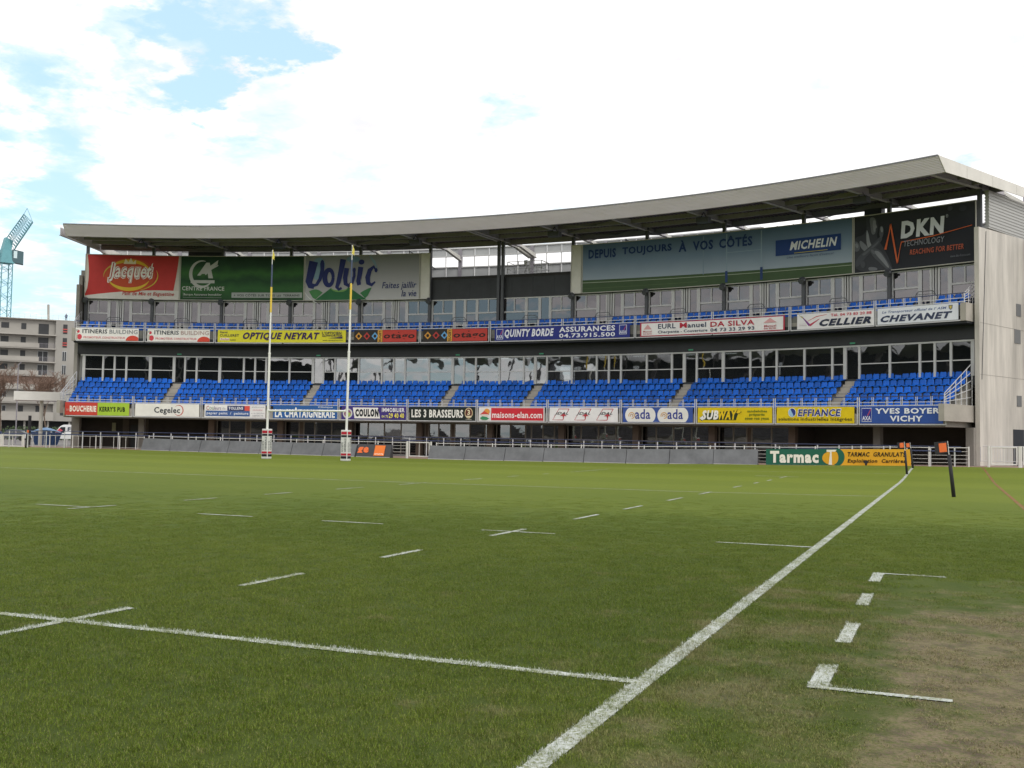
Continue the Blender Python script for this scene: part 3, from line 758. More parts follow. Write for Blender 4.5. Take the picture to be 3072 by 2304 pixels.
for i in range(12):     # cross bracing under the deck
    if i % 3 == 1:
        a, b = BAYS[i], BAYS[i+1]; mb = MB()
        for p_, q_ in (((a,77.4),(b,81.6)),((b,77.4),(a,81.6)),((a,82),(b,86.2)),((b,82),(a,86.2))):
            mb.tube(S(p_[0],p_[1],17.72+(p_[1]-77)*.03), S(q_[0],q_[1],17.72+(q_[1]-77)*.03), .035, 6)
        spart('roof_bracing', mb, STEEL_D)
        mb = MB(); c = (a+b)/2
        mb.tube(S(c,86.0,17.9), S(c-.012,90.1,16.9), .05, 6); mb.tube(S(c,86.0,17.9), S(c+.012,90.1,16.9), .05, 6)
        spart('rear_bracing', mb, STEEL_D)
# rear clerestory: mesh panels above and below an open strip
PANEL = mat('translucent_panel', (.40,.41,.41), .6, var=.08, scale=.6)
for i, (a, b) in enumerate(zip(BAYS, BAYS[1:])):
    for z0, z1, nm in ((18.06,18.66,'upper_panel'),(15.0,16.98,'lower_panel')):
        if i >= 9 and nm == 'upper_panel': continue
        n = 5
        for j in range(n):
            mb = MB(); u0 = a+(b-a)*j/n; u1 = a+(b-a)*(j+1)/n; abox(mb, u0+.0006, u1-.0006, 90.1, 90.14, z0, z1); spart(nm, mb, PANEL)
    mb = MB()
    for j in range(1, 5): t = a+(b-a)*j/5; abox(mb, t-.0004, t+.0004, 90.04, 90.10, 15.0, 18.7)
    for z in (17.0, 18.0) if i < 9 else (17.0,): abox(mb, a+.0018, b-.0018, 90.0, 90.12, z-.06, z+.04)
    if i < 9: abox(mb, a, b, 90.0, 90.2, 18.66, 18.76)
    spart('clerestory_frame', mb, ALU)
mb = MB(); abox(mb, TL, TR, 90.3, 90.6, -.2, 5.3); abox(mb, TL, TR, 90.3, 90.6, 8.3, 15.0); spart('rear_wall', mb, CONC)
# roof side fascias
for t, sgn in ((RT1, 1), (RT0, -1)):
    mb = MB(); e = .0006*sgn
    for R0, R1 in ((75.0,78.4),(78.43,81.9),(81.93,85.4),(85.43,88.9),(88.93,92.4)):
        za = 17.30+(R0-75.0)*.030; zb = 17.30+(R1-75.0)*.030; ta = 18.12+(R0-74.8)*.014; tb_ = 18.12+(R1-74.8)*.014
        ra = R0 if R0 > 75 else 75.7; rt = R0 if R0 > 75 else 74.8
        mb.hexa([S(t,ra,za), S(t+e,ra,za), S(t+e,R1,zb), S(t,R1,zb), S(t,rt,ta), S(t+e,rt,ta), S(t+e,R1,tb_), S(t,R1,tb_)])
    spart('side_fascia', mb, mat('white_side_fascia', (.66,.64,.58), .45, var=.10, scale=.5))
# end walls
mb = MB()
def wall(mb, t0, t1, pts):   # radial wall: outline (R, z) given an angular thickness
    n = len(pts); vs = [S(t0,R,z) for R,z in pts]+[S(t1,R,z) for R,z in pts]
    mb.add(vs, [tuple(range(n)), tuple(range(2*n-1,n-1,-1))]+[(i,n+i,n+(i+1)%n,(i+1)%n) for i in range(n)])
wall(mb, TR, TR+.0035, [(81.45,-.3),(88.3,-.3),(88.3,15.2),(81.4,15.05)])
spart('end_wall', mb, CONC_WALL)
for R0, z0, R1, z1 in ((86.9,10.0,87.6,10.8),(86.6,8.2,87.5,9.1),(86.9,4.1,87.6,4.8)):
    mb = MB(); abox(mb, TR+.0034, TR+.0040, R0, R1, z0, z1); spart('vent_grille', mb, mat('vent_grey', (.19,.195,.20), .6))
mb = MB(); abox(mb, TR+.0034, TR+.0041, 86.3, 87.9, 0.1, 2.6); spart('end_door', mb, mat('dark_door', (.035,.04,.05), .5))
for z in (5.9, 9.1):      # pour joints
    mb = MB(); abox(mb, TR+.0034, TR+.0036, 81.5, 88.2, z, z+.02); spart('pour_joint', mb, CONC_D)
mb = MB(); mb.tube(S(TR+.0038,82.4,14.9), S(TR+.0038,81.7,5.6), .018, 5); spart('lightning_cable', mb, STEEL_D)
mb = MB()       # ribbed panel on top of the end wall
for j in range(24):
    z = 15.2+j*.1; abox(mb, TR+.0005-.0006*(j%2), TR+.0030+.0004*(j%2), 82.95, 88.6, z, z+.1)
spart('ribbed_end_panel', mb, mat('ribbed_end_grey', (.42,.42,.40), .5, .2))
mb = MB(); abox(mb, TR+.0042, TR+.05, 88.4, 97, -.2, 15.2); spart('stair_tower', mb, CLAD_K)
for z in (1.2,4.4,7.6,11.6):
    mb = MB(); abox(mb, TR+.006, TR+.048, 88.32, 88.39, z, z+1.7); spart('tower_window', mb, G_MID)
mb = MB()
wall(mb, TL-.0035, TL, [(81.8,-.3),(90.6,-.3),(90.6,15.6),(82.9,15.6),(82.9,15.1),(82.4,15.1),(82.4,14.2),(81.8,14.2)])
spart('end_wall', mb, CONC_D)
mb = MB(); abox(mb, TL, TL+.0115, 82.5, 82.7, 5.86, 8.1); spart('corner_panel', mb, ALU)

# balcony railings, one per bay, and the banner frames they carry
def railing(a, b, R, z0, ztop, zrail, hand, n=6):
    mb = MB(); g = .0008
    for t in (a+g, b-g): mb.beam(S(t,R,z0), S(t,R,hand-.02), .06)
    abox(mb, a+g, b-g, R-.03, R+.03, z0-.02, z0+.05); abox(mb, a+g, b-g, R-.03, R+.03, ztop-.05, ztop+.01)
    abox(mb, a+g, b-g, R-.02, R+.02, zrail-.025, zrail+.02)
    for j in range(1, n):
        t = a+(b-a)*j/n
        for e in (-.0006,.0006): mb.beam(S(t+e,R,ztop), S(t+e,R,hand-.02), .035)
    spart('railing', mb, GALV)
    mb = MB(); abox(mb, a, b, R+.00, R+.06, hand-.03, hand+.03); spart('handrail', mb, mat('blue_handrail', (.035,.05,.12), .45))
RLOW = [-0.4665,-0.3958,-0.3222,-0.248,-0.1713,-0.0951,-0.0189,0.057,0.1334,0.2082,0.2825,0.3566,0.4285]
RUP = [-0.4691,-0.3964,-0.321,-0.2462,-0.1721,-0.0949,-0.0188,0.0589,0.1341,0.2106,0.2832,0.3574,0.4300]
for a, b in zip(RLOW, RLOW[1:]): railing(a, b, RL, 2.73, 3.94, 4.12, 4.47)
for a, b in zip(RUP, RUP[1:]): railing(a, b, RU, 9.20, 10.39, 10.60, 10.90)
mb = MB(); abox(mb, TL+.002, TR-.002, 80.72, 80.78, 9.22, 10.2); spart('upper_kerb', mb, mat('kerb_grey', (.16,.16,.15), .8, var=.3, scale=2))

# ---------------------------------------------------------------- seats
SEAT_BLUE = mat('blue_plastic', (.005,.105,.50), .45, var=.05, scale=3, spec=.25)
_nt = SEAT_BLUE.node_tree; _b = _nt.nodes['Principled BSDF']; _oi = _nt.nodes.new('ShaderNodeObjectInfo'); _hs = _nt.nodes.new('ShaderNodeHueSaturation')
_mr = _nt.nodes.new('ShaderNodeMapRange'); _mr.inputs[3].default_value = .80; _mr.inputs[4].default_value = 1.25; _nt.links.new(_oi.outputs['Random'], _mr.inputs[0]); _nt.links.new(_mr.outputs[0], _hs.inputs['Value'])
_lk = _b.inputs['Base Color'].links[0].from_socket; _nt.links.new(_lk, _hs.inputs['Color']); _nt.links.new(_hs.outputs[0], _b.inputs['Base Color'])
def seat_mesh():
    w = .22; mb = MB()
    # pan with rolled front, rising to a rounded backrest: a bent shell with thickness
    prof = [(-.25,.40,.18),(-.23,.45,.20),(-.05,.445,.215),(.12,.45,.222),(.17,.49,.225),(.20,.62,.222),(.225,.76,.20),(.235,.81,.13)]
    top = []; vs = []
    for y, z, hw in prof:
        vs += [(-hw,y,z+.02),(-hw*.55,y,z),(hw*.55,y,z),(hw,y,z+.02)]
    n = len(vs)
    vs += [(x, y+(.03 if i >= 16 else .0), z-(.03 if i < 16 else .0)) for i, (x, y, z) in enumerate(vs)]
    fs = []
    m = len(prof)
    for i in range(m-1):
        for j in range(3):
            a = i*4+j; fs.append((a,a+1,a+5,a+4)); fs.append((n+a,n+a+4,n+a+5,n+a+1))
        a = i*4; fs.append((a,a+4,n+a+4,n+a)); fs.append((a+3,n+a+3,n+a+7,a+7))
    for j in range(3):
        fs.append((j,n+j,n+j+1,j+1)); a = (m-1)*4+j; fs.append((a,a+1,n+a+1,n+a))
    me = bpy.data.meshes.new('seat'); me.from_pydata(vs, [], fs); me.materials.append(SEAT_BLUE)
    me.polygons.foreach_set('use_smooth', [True]*len(me.polygons)); me.update(); return me
SEAT = seat_mesh()
def seating(a, b, rows, label, group, pitch=.50):
    c = (a+b)/2; o = S(c, rows[0][0], rows[0][1]); root = thing('seating_block', o, label, 'seating', group)
    for R, z in rows:
        n = max(1, int(round((b-a)*R/pitch))); d = (b-a)/n
        for i in range(n):
            t = a+d*(i+.5); s = bpy.data.objects.new('seat', SEAT); COL.objects.link(s); s.parent = root
            s.location = S(t, R+random.uniform(-.01,.01), z)-o; s.rotation_euler = (random.uniform(-.03,.03), 0, -t+random.uniform(-.02,.02))
        mb = MB(); abox(mb, a+.0005, b-.0005, R+.05, R+.13, z+.38, z+.44)
        for i in range(0, n+1, 3): t = a+d*i; mb.beam(S(min(max(t,a+.0006),b-.0006),R+.09,z), S(min(max(t,a+.0006),b-.0006),R+.09,z+.38), .05)
        mb.build('seat_rail', STEEL_D, root)
ends = [-.4675]+[x for ab in AISLES for x in ab]+[.4262]
low_rows = [(78.46+.72*k+.42, 3.42+.48*k) for k in range(5)]
LB = ['blue lower-tier seats over the red and lime banner, at the crane end of the stand',
      'blue lower-tier seats above the paint banner, second block from the crane end',
      'blue lower-tier seats behind the two goal posts, above the purple banner',
      'narrow block of blue lower-tier seats above the red banner with a house emblem',
      'blue lower-tier seats above the white banner with three red tilted frames',
      'blue lower-tier seats above the two yellow banners',
      'blue lower-tier seats beside the pale concrete end wall, above the royal blue banner']
for i in range(7): seating(ends[2*i], ends[2*i+1], low_rows, LB[i], 'blocks of blue seats on the lower tier')
ue = [-.4670]+[x for c in BC for x in (c-.0078, c+.0078)]+[.4275]
ords = ['first','second','third','fourth','fifth','sixth','seventh','eighth','ninth','tenth','eleventh','twelfth','thirteenth']
for i in range(13):
    extra = ' side end wall' if i == 0 else (', by the bare end wall' if i == 12 else '')
    seating(ue[2*i], ue[2*i+1], [(80.98,9.75),(81.62,10.22)], 'short rows of blue balcony seats, %s group from the crane%s' % (ords[i], '' if i not in (0,12) else extra), 'groups of blue seats on the upper balcony')
# ---------------------------------------------------------------- banners on the balconies
def arc_face(t0, t1, R, z0):
    def fn(u, v, d): return S(t0+u/R, R-d, z0+v)
    return fn, (t1-t0)*R
def banner(name, t0, t1, R, z0, z1, base, items, label, cat, group, thick=.02, gap=.04, base_mat=None):
    R = R-gap; fn, W = arc_face(t0, t1, R, z0); H = z1-z0
    root = thing(name, S((t0+t1)/2, R, z0), label, cat, group)
    mb = MB(); abox(mb, t0, t1, R, R+thick, z0, z1, seg=.8)
    mb.build('backing', base_mat or ink(base), root)
    print_items(items, fn, W, H, root)
    return root
K, WH, NAVY = '#1c1c22', '#e4e2dc', '#262c66'
def axa(x, y0, y1, w):       # small square emblem with a slash
    return [('r',x,y0,x+w,y1,'#c9cfe0'), ('r',x+.004,y0+.04,x+w-.004,y1-.04,'#28358a'),
            ('p',[(x+w*.55,y0+(y1-y0)*.45),(x+w*.68,y0+(y1-y0)*.45),(x+w*.97,y1-.05),(x+w*.9,y1-.05)],'#b04a6a'),
            ('t','AXA',x+w*.08,y0+(y1-y0)*.1,x+w*.92,y0+(y1-y0)*.42,'#e6e9f2',.02,0)]
LOWB = []
LOWB.append((-.4670,-.3996,'#c4453a',[('r',.505,0,1,1,'#a6c53f'),('t','LA',.025,.34,.06,.52,'#e0b9ae',.0,0),('t','BOUCHERIE',.075,.26,.485,.74,'#f1e8dc',.045,0),('t',"KERRY'S PUB",.535,.30,.935,.70,'#1d2a12',.045,0)],
  'red and lime green banner on the lower balcony, two black or white shop names'))
LOWB.append((-.3933,-.3244,'#e9e7e0',[('s',arcpts(.675,.50,.072,.40,-150,140,26),(.01,.075,1),'#c2443c'),('t','Cegelec',.295,.14,.70,.74,'#3c3f46',.02,0)],
  'plain white creased banner with grey lettering and a thin red ring'))
LOWB.append((-.3186,-.2519,'#e9e8e6',[('r',.02,.10,.745,.52,'#41619c'),('t','C',.03,.56,.075,.90,'#b8837c',.01,0),('t','ou',.08,.58,.155,.82,'#8fa08a',.0,0),('t','leurs',.16,.58,.27,.88,'#8c7f9a',.0,0),('t','de',.29,.62,.345,.82,'#b9bcc2',.0,0),
  ('r',.375,.54,.66,.92,'#2c3566'),('r',.66,.54,.745,.92,'#e0594e'),('t','TOLLENS',.395,.62,.635,.84,'#eceff4',.03,0),('t','papier peint  /  peinture',.04,.16,.725,.44,'#e8ecf4',.015,0),
  ('t','professionnel',.785,.78,.985,.90,'#7e8290',.0,0),('t','particulier',.80,.55,.96,.68,'#c9737c',.0,0),('t','av. de l\'Agriculture',.77,.30,.99,.42,'#8a8e9a',.0,0),('t','CLERMONT FD',.79,.12,.97,.22,'#6f7480',.0,0)],
  'white banner with a blue panel about wallpaper and paint and a small red square'))
LOWB.append((-.2433,-.1724,'#2e5f9f',[('t','LA CHÂTAIGNERAIE',.03,.07,.965,.86,'#eef0ee',.04,0),('t','Clinique',.70,.80,.93,.97,'#d4dce8',.02,0)],
  'mid blue banner with tall white lettering behind the goal crossbar'))
LOWB.append((-.1676,-.0960,'#43357d',[('e',.095,.45,.075,.38,'#cfcfca'),('e',.095,.45,.055,.28,'#8e5a78'),('e',.115,.36,.03,.16,'#a3b55a'),('p',[(.175,.90),(.565,.90),(.60,.08),(.205,.08)],'#eceae4'),
  ('t','COULON',.215,.20,.575,.80,'#20242c',.07,0),('t','IMMOBILIER',.625,.58,.975,.90,'#eae8ee',.03,0),('t','04 73',.625,.14,.725,.34,'#e8e29a',.02,0),('t','29 40 40',.735,.12,.97,.50,'#f0e26a',.03,0)],
  'purple banner with a white slanted name plate and a yellow telephone number'))
LOWB.append((-.0922,-.0205,'#222a26',[('t','LES 3 BRASSEURS',.03,.20,.82,.80,'#ecebe3',.035,0),('e',.905,.56,.062,.40,'#c9b48c'),('e',.905,.56,.050,.33,'#5c2a24'),('r',.865,.24,.945,.36,'#d9cfae'),('t','3',.885,.42,.925,.80,'#e8dcb4',.03,0),('t','AUBIERE',.86,.04,.95,.12,'#cfcabb',0,0)],
  'black banner with white capitals and a round cream beer badge'))
LOWB.append((-.0164,.0542,'#e6e4e2',[('r',.19,.05,.985,.95,'#cc2f3c'),('t','maisons-elan.com',.205,.22,.965,.68,'#f1ebe8',.02,0),('e',.125,.68,.045,.22,'#df9a4a'),('p',[(.02,.46),(.085,.74),(.165,.46)],'#cf4a40'),('r',.045,.32,.14,.48,'#e2d6cc'),('p',[(.02,.20),(.06,.34),(.12,.28),(.165,.18),(.12,.06),(.05,.08)],'#3f8f63')],
  'red banner with white website address and a small house emblem in front of its text'))
J = []
for i in range(3):
    x = .055+.322*i
    J += [('s',[(x+.235,.90),(x+.085,.90),(x-.005,.12),(x+.145,.12)],.05,'#b8404a'),('s',[(x+.20,.58),(x+.235,.90)],.05,'#b8404a'),('s',[(x+.145,.12),(x+.155,.30)],.05,'#b8404a')]
for i in range(3):
    x = .055+.322*i; J += [('t','JDAL',x+.02,.44,x+.225,.68,'#23242c',.02,.35)]
for i in range(3):
    x = .055+.322*i; J += [('p',[(x+.10,.40),(x+.155,.56),(x+.205,.40),(x+.165,.40),(x+.155,.14),(x+.14,.40)],'#b8404a'),]
LOWB.append((.0595,.1307,'#eae9e8',J,'white banner with three tilted red frames crossed by black italic letters'))
A = []
for x in (.255,.72):
    A += [('p',arcpts(x-.09,.48,.13,.62,110,250,12)+arcpts(x+.09,.48,.13,.62,-70,70,12),'#e9e8e2')]
A = [('p',[(max(0.0,p[0]),min(.985,max(.02,p[1]))) for p in a[1]],a[2]) for a in A]
for x in (.255,.72): A += [('s',arcpts(x-.125,.46,.042,.20,-90,200,16),.06,'#cf9d55')]
for x in (.255,.72): A += [('s',arcpts(x-.125,.46,.018,.09,-60,230,12),.05,'#b67f3a')]
for x in (.255,.72): A += [('t','ada',x-.075,.22,x+.145,.90,'#34418f',.015,0)]
A += [('t','location de voitures et utilitaires',.14,.005,.88,.055,'#c7cfe0',0,0)]
LOWB.append((.1358,.2056,'#3a569f',A,'blue banner with two white rounded panels, each with navy letters and a gold swirl'))
SB = [('p',[(.02,.30),(.085,.52),(.085,.62),(.55,.82),(.535,.92),(.60,.70),(.555,.56),(.555,.66),(.52,.18),(.07,.18),(.06,.10)],'#2e3a1c'),
      ('t','SUB',.055,.20,.285,.82,'#f2f2ea',.05,.22),('t','WAY',.28,.20,.535,.82,'#e9c81c',.05,.22),('p',[(.025,.30),(.075,.46),(.085,.30),(.065,.15)],'#efefe8'),('p',[(.525,.66),(.56,.90),(.59,.70),(.555,.60)],'#e9c81c'),
      ('t','sandwiches',.675,.68,.935,.84,'#6c7a1c',.04,0),('t','préparés',.70,.42,.905,.62,'#6c7a1c',.04,0),('t','sous vos yeux',.645,.16,.965,.34,'#6c7a1c',.04,0)]
LOWB.append((.2105,.2807,'#dcc212',SB,'yellow banner with white and yellow arrow-ended letters outlined in dark green'))
LOWB.append((.2849,.3533,'#dfc413',[('e',.205,.66,.052,.29,'#e8eaee'),('p',arcpts(.205,.66,.046,.26,-60,120,14),'#2f3f86'),('p',arcpts(.205,.66,.046,.26,120,300,14),'#9cc3dc'),
  ('t','EFFIANCE',.275,.40,.84,.90,'#eceef2',.065,.12),('t','EFFIANCE',.283,.43,.832,.87,'#2c3a80',.03,.12),('t','solutions industrielles intégrées',.025,.10,.975,.36,'#3a3a1c',.012,0)],
  'yellow banner with navy capitals and a round two-tone blue emblem'))
LOWB.append((.3583,.4257,'#31529c',axa(.02,.10,.92,.125)+[('t','YVES BOYER',.19,.57,.965,.90,'#e9ecf2',.035,0),('t','VICHY',.37,.12,.765,.46,'#e9ecf2',.035,0)],
  'royal blue banner with two lines of white capitals, at the concrete end wall'))
for t0, t1, base, items, lab in LOWB:
    banner('balcony_banner', t0, t1, RL, 2.80, 3.86, base, items, lab, 'banner', 'advertising banners on the lower balcony')
def itin(c2): return [('e',.045,.70,.022,.13,'#cc4450'),('e',.065,.26,.038,.22,'#cc4450'),('r',.015,.08,.035,.55,'#b9b2a6'),('e',.025,.78,.015,.09,'#a9a8a0'),
  ('t','ITINERIS',.11,.56,.50,.90,'#3e444e',.018,0),('t','BUILDING',.535,.56,.985,.90,c2,.012,0),('t','PROMOTEUR CONSTRUCTEUR',.13,.14,.79,.32,'#d98f92',.02,0),
  ('p',[(.80,.01)]+arcpts(.91,.01,.11,.42,180,35,12)+[(1.0,.01)],'#cf4a3a')]
UPB = [(-.4688,-.4027,'#e8e6e2',itin('#8d8f94'),'white banner with grey lettering and red discs, nearest the crane on the upper balcony'),
 (-.3932,-.3261,'#e8e6e2',itin('#b9a09c'),'white banner with faded pinkish second word and red discs, next to the long yellow one'),
 (-.3174,-.1766,'#dbd437',[('t','Hervé',.018,.72,.075,.92,'#3a2a4a',.02,0),('t','CUILLERET',.015,.46,.165,.66,'#2e2440',.02,0),('r',.018,.16,.09,.34,'#e8dcd4'),('t','Auchan',.022,.19,.086,.31,'#b8443c',.02,.2),('t','NORD',.095,.12,.14,.24,'#3a3a30',.01,0),
   ('t','OPTIQUE NEYRAT',.195,.16,.795,.82,'#3c2858',.04,.28),('t',"L'OPTICIEN",.815,.66,.965,.88,'#3a2a4a',.02,0),('t','SUPPORTER',.815,.46,.975,.64,'#3a2a4a',.02,0),('p',[(.86,.36),(.975,.46),(.975,.32)],'#3c2858'),('t','www.optiqueneyrat.fr',.82,.10,.98,.24,'#4a4630',.0,0)],
   'long yellow banner with purple italic capitals, crossed by the taller-looking goal post')]
def ota():
    r = []
    for i, c in enumerate(('#d79a42','#b8403c','#6aa6d6')):
        x = .075+.13*i; r += [('p',[(x,.20),(x+.055,.50),(x,.82),(x-.055,.50)],c)]
    for i, c in enumerate(('#d79a42','#b8403c','#6aa6d6')):
        x = .075+.13*i; r += [('e',x,.50,.022,.13,'#2b2422')]
    r += [('r',.38,.02,.455,.98,'#dca548'),('t','RUGBY',.395,.06,.44,.94,'#2b211c',.03,0,1,'#2b211c')]
    r += [('r',.46,.02,1,.98,'#bf423a'),('t','otago',.475,.16,.975,.70,'#3a2420',.03,.1),('p',[(.70,.78),(.715,.84),(.73,.78),(.715,.74)],'#3a2420')]
    return r
UPB += [(-.1674,-.0985,'#332e2c',ota(),'red and dark brown banner with three small diamonds, just beside the goal post'),
 (-.0914,-.0210,'#332e2c',ota(),'red and dark brown banner with three small diamonds, next to the long navy banner'),
 (-.0130,.1290,'#2b3484',axa(.012,.10,.90,.052)+[('t','QUINTY BORDE',.075,.16,.445,.86,'#e8eaf4',.045,.22),('t','ASSURANCES',.485,.52,.895,.92,'#e8eaf4',.03,0),('t','04.73.915.500',.485,.10,.895,.42,'#e8eaf4',.025,0)]+axa(.925,.22,.92,.055),
   'long navy banner with white capitals and a telephone number, square emblem at both ends'),
 (.1395,.2787,'#b8384e',[('r',.010,.06,.990,.94,'#e8e6e6'),('p',[(.025,.50),(.055,.86),(.085,.50)],'#d8a4a6'),('t','Manuel',.022,.28,.085,.42,'#b05a60',.02,0),('t','DA SILVA',.022,.12,.085,.24,'#b8384e',.02,0),
   ('t','EURL',.13,.50,.255,.86,'#34405c',.02,0),('t','M',.285,.50,.335,.88,'#b3243c',.03,0),('t','anuel',.34,.50,.47,.84,'#34405c',.02,0),('t','DA SILVA',.50,.48,.80,.84,'#b3243c',.02,0),
   ('t','Charpente - Couverture',.13,.12,.48,.38,'#34405c',.012,0),('t','04 73 33 29 93',.50,.14,.80,.38,'#34405c',.015,0),('p',[(.86,.56),(.905,.88),(.95,.56)],'#d8a4a6'),('t','Manuel',.865,.28,.945,.42,'#b05a60',.02,0),('t','DA SILVA',.865,.12,.945,.24,'#b8384e',.02,0)],
   'long white banner edged in red with dark and red capitals'),
 (.2899,.3565,'#e6e4e6',[('s',[(.06,.86),(.17,.22)],(.03,.16),'#7a3c86'),('s',[(.17,.22),(.30,.62)],(.15,.03),'#b8405a'),('s',[(.14,.50),(.26,.78),(.40,.88)],(.02,.05,1),'#cf5a5a'),('s',[(.03,.92),(.08,.72)],(.02,.06),'#b5b04a'),('s',[(.03,.24),(.13,.24)],.03,'#c9bcc0'),('s',[(.03,.34),(.12,.34)],.02,'#c9bcc0'),
   ('t','Tél. 04 73 83 20 88',.45,.72,.975,.90,'#c9485a',.02,0),('t','CELLIER',.30,.12,.97,.58,'#2d3348',.05,.3)],
   'white banner with a purple tick emblem and a pink telephone number'),
 (.3597,.4247,'#dfe2ea',[('t',"Le Transporteur officiel de l' ASM",.06,.64,.86,.84,'#5c6e9a',.02,.25),('t','CHEVANET',.04,.12,.93,.54,'#39415c',.05,.3),('p',[(.885,.90),(.935,.90),(.93,.70),(.91,.60),(.89,.70)],'#5a6070'),('p',[(.895,.86),(.925,.86),(.922,.72),(.91,.66),(.898,.72)],'#c9b45a')],
   'pale bluish banner with dark italic capitals, nearest the concrete end wall')]
for t0, t1, base, items, lab in UPB:
    banner('balcony_banner', t0, t1, RU, 9.27, 10.31, base, items, lab, 'banner', 'advertising banners on the upper balcony')

# ---------------------------------------------------------------- big hoardings under the roof
def vgrad(name, z0, z1, stops, var=.04):
    m = bpy.data.materials.new(name); m.use_nodes = True; nt = m.node_tree; N = nt.nodes.new; L = nt.links.new
    b = nt.nodes['Principled BSDF']; b.inputs['Roughness'].default_value = .6; b.inputs['Specular IOR Level'].default_value = .25
    g = N('ShaderNodeNewGeometry'); s = N('ShaderNodeSeparateXYZ'); L(g.outputs['Position'], s.inputs[0])
    nz = N('ShaderNodeTexNoise'); nz.inputs['Scale'].default_value = .9; nz.inputs['Detail'].default_value = 4; L(g.outputs['Position'], nz.inputs['Vector'])
    r = N('ShaderNodeMapRange'); r.inputs[1].default_value = z0; r.inputs[2].default_value = z1; L(s.outputs[2], r.inputs[0])
    ad = N('ShaderNodeMath'); ad.operation = 'MULTIPLY_ADD'; ad.inputs[1].default_value = var*2; ad.inputs[2].default_value = 0; L(nz.outputs[0], ad.inputs[0])
    a2 = N('ShaderNodeMath'); a2.operation = 'ADD'; L(r.outputs[0], a2.inputs[0]); L(ad.outputs[0], a2.inputs[1])
    a3 = N('ShaderNodeMath'); a3.operation = 'SUBTRACT'; a3.inputs[1].default_value = var; L(a2.outputs[0], a3.inputs[0])
    cr = N('ShaderNodeValToRGB'); L(a3.outputs[0], cr.inputs[0]); e = cr.color_ramp.elements
    e[0].position = stops[0][0]; e[0].color = (*lin(stops[0][1]), 1); e[1].position = stops[-1][0]; e[1].color = (*lin(stops[-1][1]), 1)
    for p, c in stops[1:-1]:
        q = e.new(p); q.color = (*lin(c), 1)
    L(cr.outputs[0], b.inputs['Base Color']); return m
ZB, ZT, RB = 13.14, 16.97, 82.58
def hoarding(t0, t1, base, items, lab, base_mat=None, name='roof_hoarding'):
    root = banner(name, t0, t1, RB, ZB, ZT, base, items, lab, 'hoarding', 'large hoardings under the roof', thick=.08, gap=0.0, base_mat=base_mat)
    mb = MB(); g = .0004
    for z in (ZB-.05, ZT): abox(mb, t0, t1, RB-.06, RB+.10, z, z+.05)
    for t in (t0, t1-.0007): abox(mb, t, t+.0007, RB-.055, RB+.10, ZB, ZT)
    mb.build('frame', mat('hoarding_frame', (.50,.49,.44), .5), root); return root
hoarding(-.4693,-.3692,'#c23a36',[('p',[(.0,1.0),(.02,1.0)]+[(.02+.02*sin(pi*i/8),1-i/8*.9) for i in range(1,8)]+[(.0,.05)],'#d8cfc6'),('p',[(1.0,1.0),(.985,1.0)]+[(.985-.055*(i/8)**1.3,1-i/8*.88) for i in range(1,9)]+[(1.0,.0)],'#cfc6bf'),
   ('p',[(0,0)]+[(i/14, .05+.155*sin(pi*min(1,i/14*.62))**.9) for i in range(15)]+[(1,0)],'#d6d2cc'),
   ('p',arcpts(.47,.54,.265,.40,0,360,32),'#c4502f'),('s',arcpts(.46,.55,.235,.32,150,20,22),(.04,.30,1),'#dfb52e'),('s',arcpts(.46,.52,.225,.30,200,340,22),(.04,.30,1),'#e3c23c'),('s',arcpts(.47,.52,.275,.34,100,185,16),(.02,.10,1),'#c9b04a'),('s',arcpts(.48,.54,.285,.36,-70,20,16),(.02,.10,1),'#d8c04a'),
   ('t','Jacquet',.235,.36,.72,.84,'#f0ece6',.10,.25),('t','Jacquet',.247,.375,.708,.825,'#a8302e',.062,.25),('t','Jacquet',.255,.385,.70,.815,'#f0ece6',.02,.25),('p',[(.40,.80),(.42,.92),(.45,.84),(.475,.94),(.50,.84),(.53,.90),(.53,.80)],'#eadfb8'),
   ('t','Pain de Mie et Baguettine',.395,.055,.945,.165,'#b8403c',.012,.25)],
   'huge red hoarding with white bubble lettering inside a yellow swirl')
CA_M = vgrad('print_green_leaf', ZB, ZT, [(0,'#27452f'),(.25,'#3c6a3c'),(.45,'#2c4f34'),(.6,'#41703c'),(.8,'#2b4a33'),(1,'#223c2c')], .16)
hoarding(-.3689,-.2334,'#2f5236',[('s',arcpts(.175,.60,.092,.30,75,330,26),(.05,.30,1),'#bdbfbc'),('p',[(.135,.56),(.205,.86),(.232,.86),(.262,.50),(.225,.50),(.212,.72),(.16,.56)],'#bdbfbc'),('p',[(.15,.60),(.30,.92),(.295,.82),(.20,.60)],'#bdbfbc'),
   ('s',[(.20,.58),(.24,.70),(.30,.80)],.10,'#bdbfbc'),('r',.085,.385,.275,.455,'#bdbfbc'),
   ('t','CENTRE FRANCE',.018,.215,.355,.31,'#c3c6c1',.022,0),('t','Banque Assurance Immobilier',.033,.085,.335,.15,'#c3c6c1',.012,0),('s',[(.028,.165),(.028,.055),(.335,.055)],.02,'#aab0aa'),
   ('r',.415,.055,.985,.175,'#a9aeac'),('t','À',.432,.09,.446,.14,'#2f3a36',.01,0),('t','VOS CÔTÉS SUR TOUS',.458,.085,.765,.15,'#2f3a36',.02,0),('t','LES',.78,.085,.815,.125,'#2f3a36',.01,0),('t','TERRAINS',.83,.085,.965,.135,'#2f3a36',.02,0)],
   'dark green leafy hoarding with a large grey monogram over a bar', CA_M)
VOL_M = vgrad('print_silver', ZB, ZT, [(0,'#c2c2c4'),(.5,'#a9a9ad'),(1,'#8f9297')], .06)
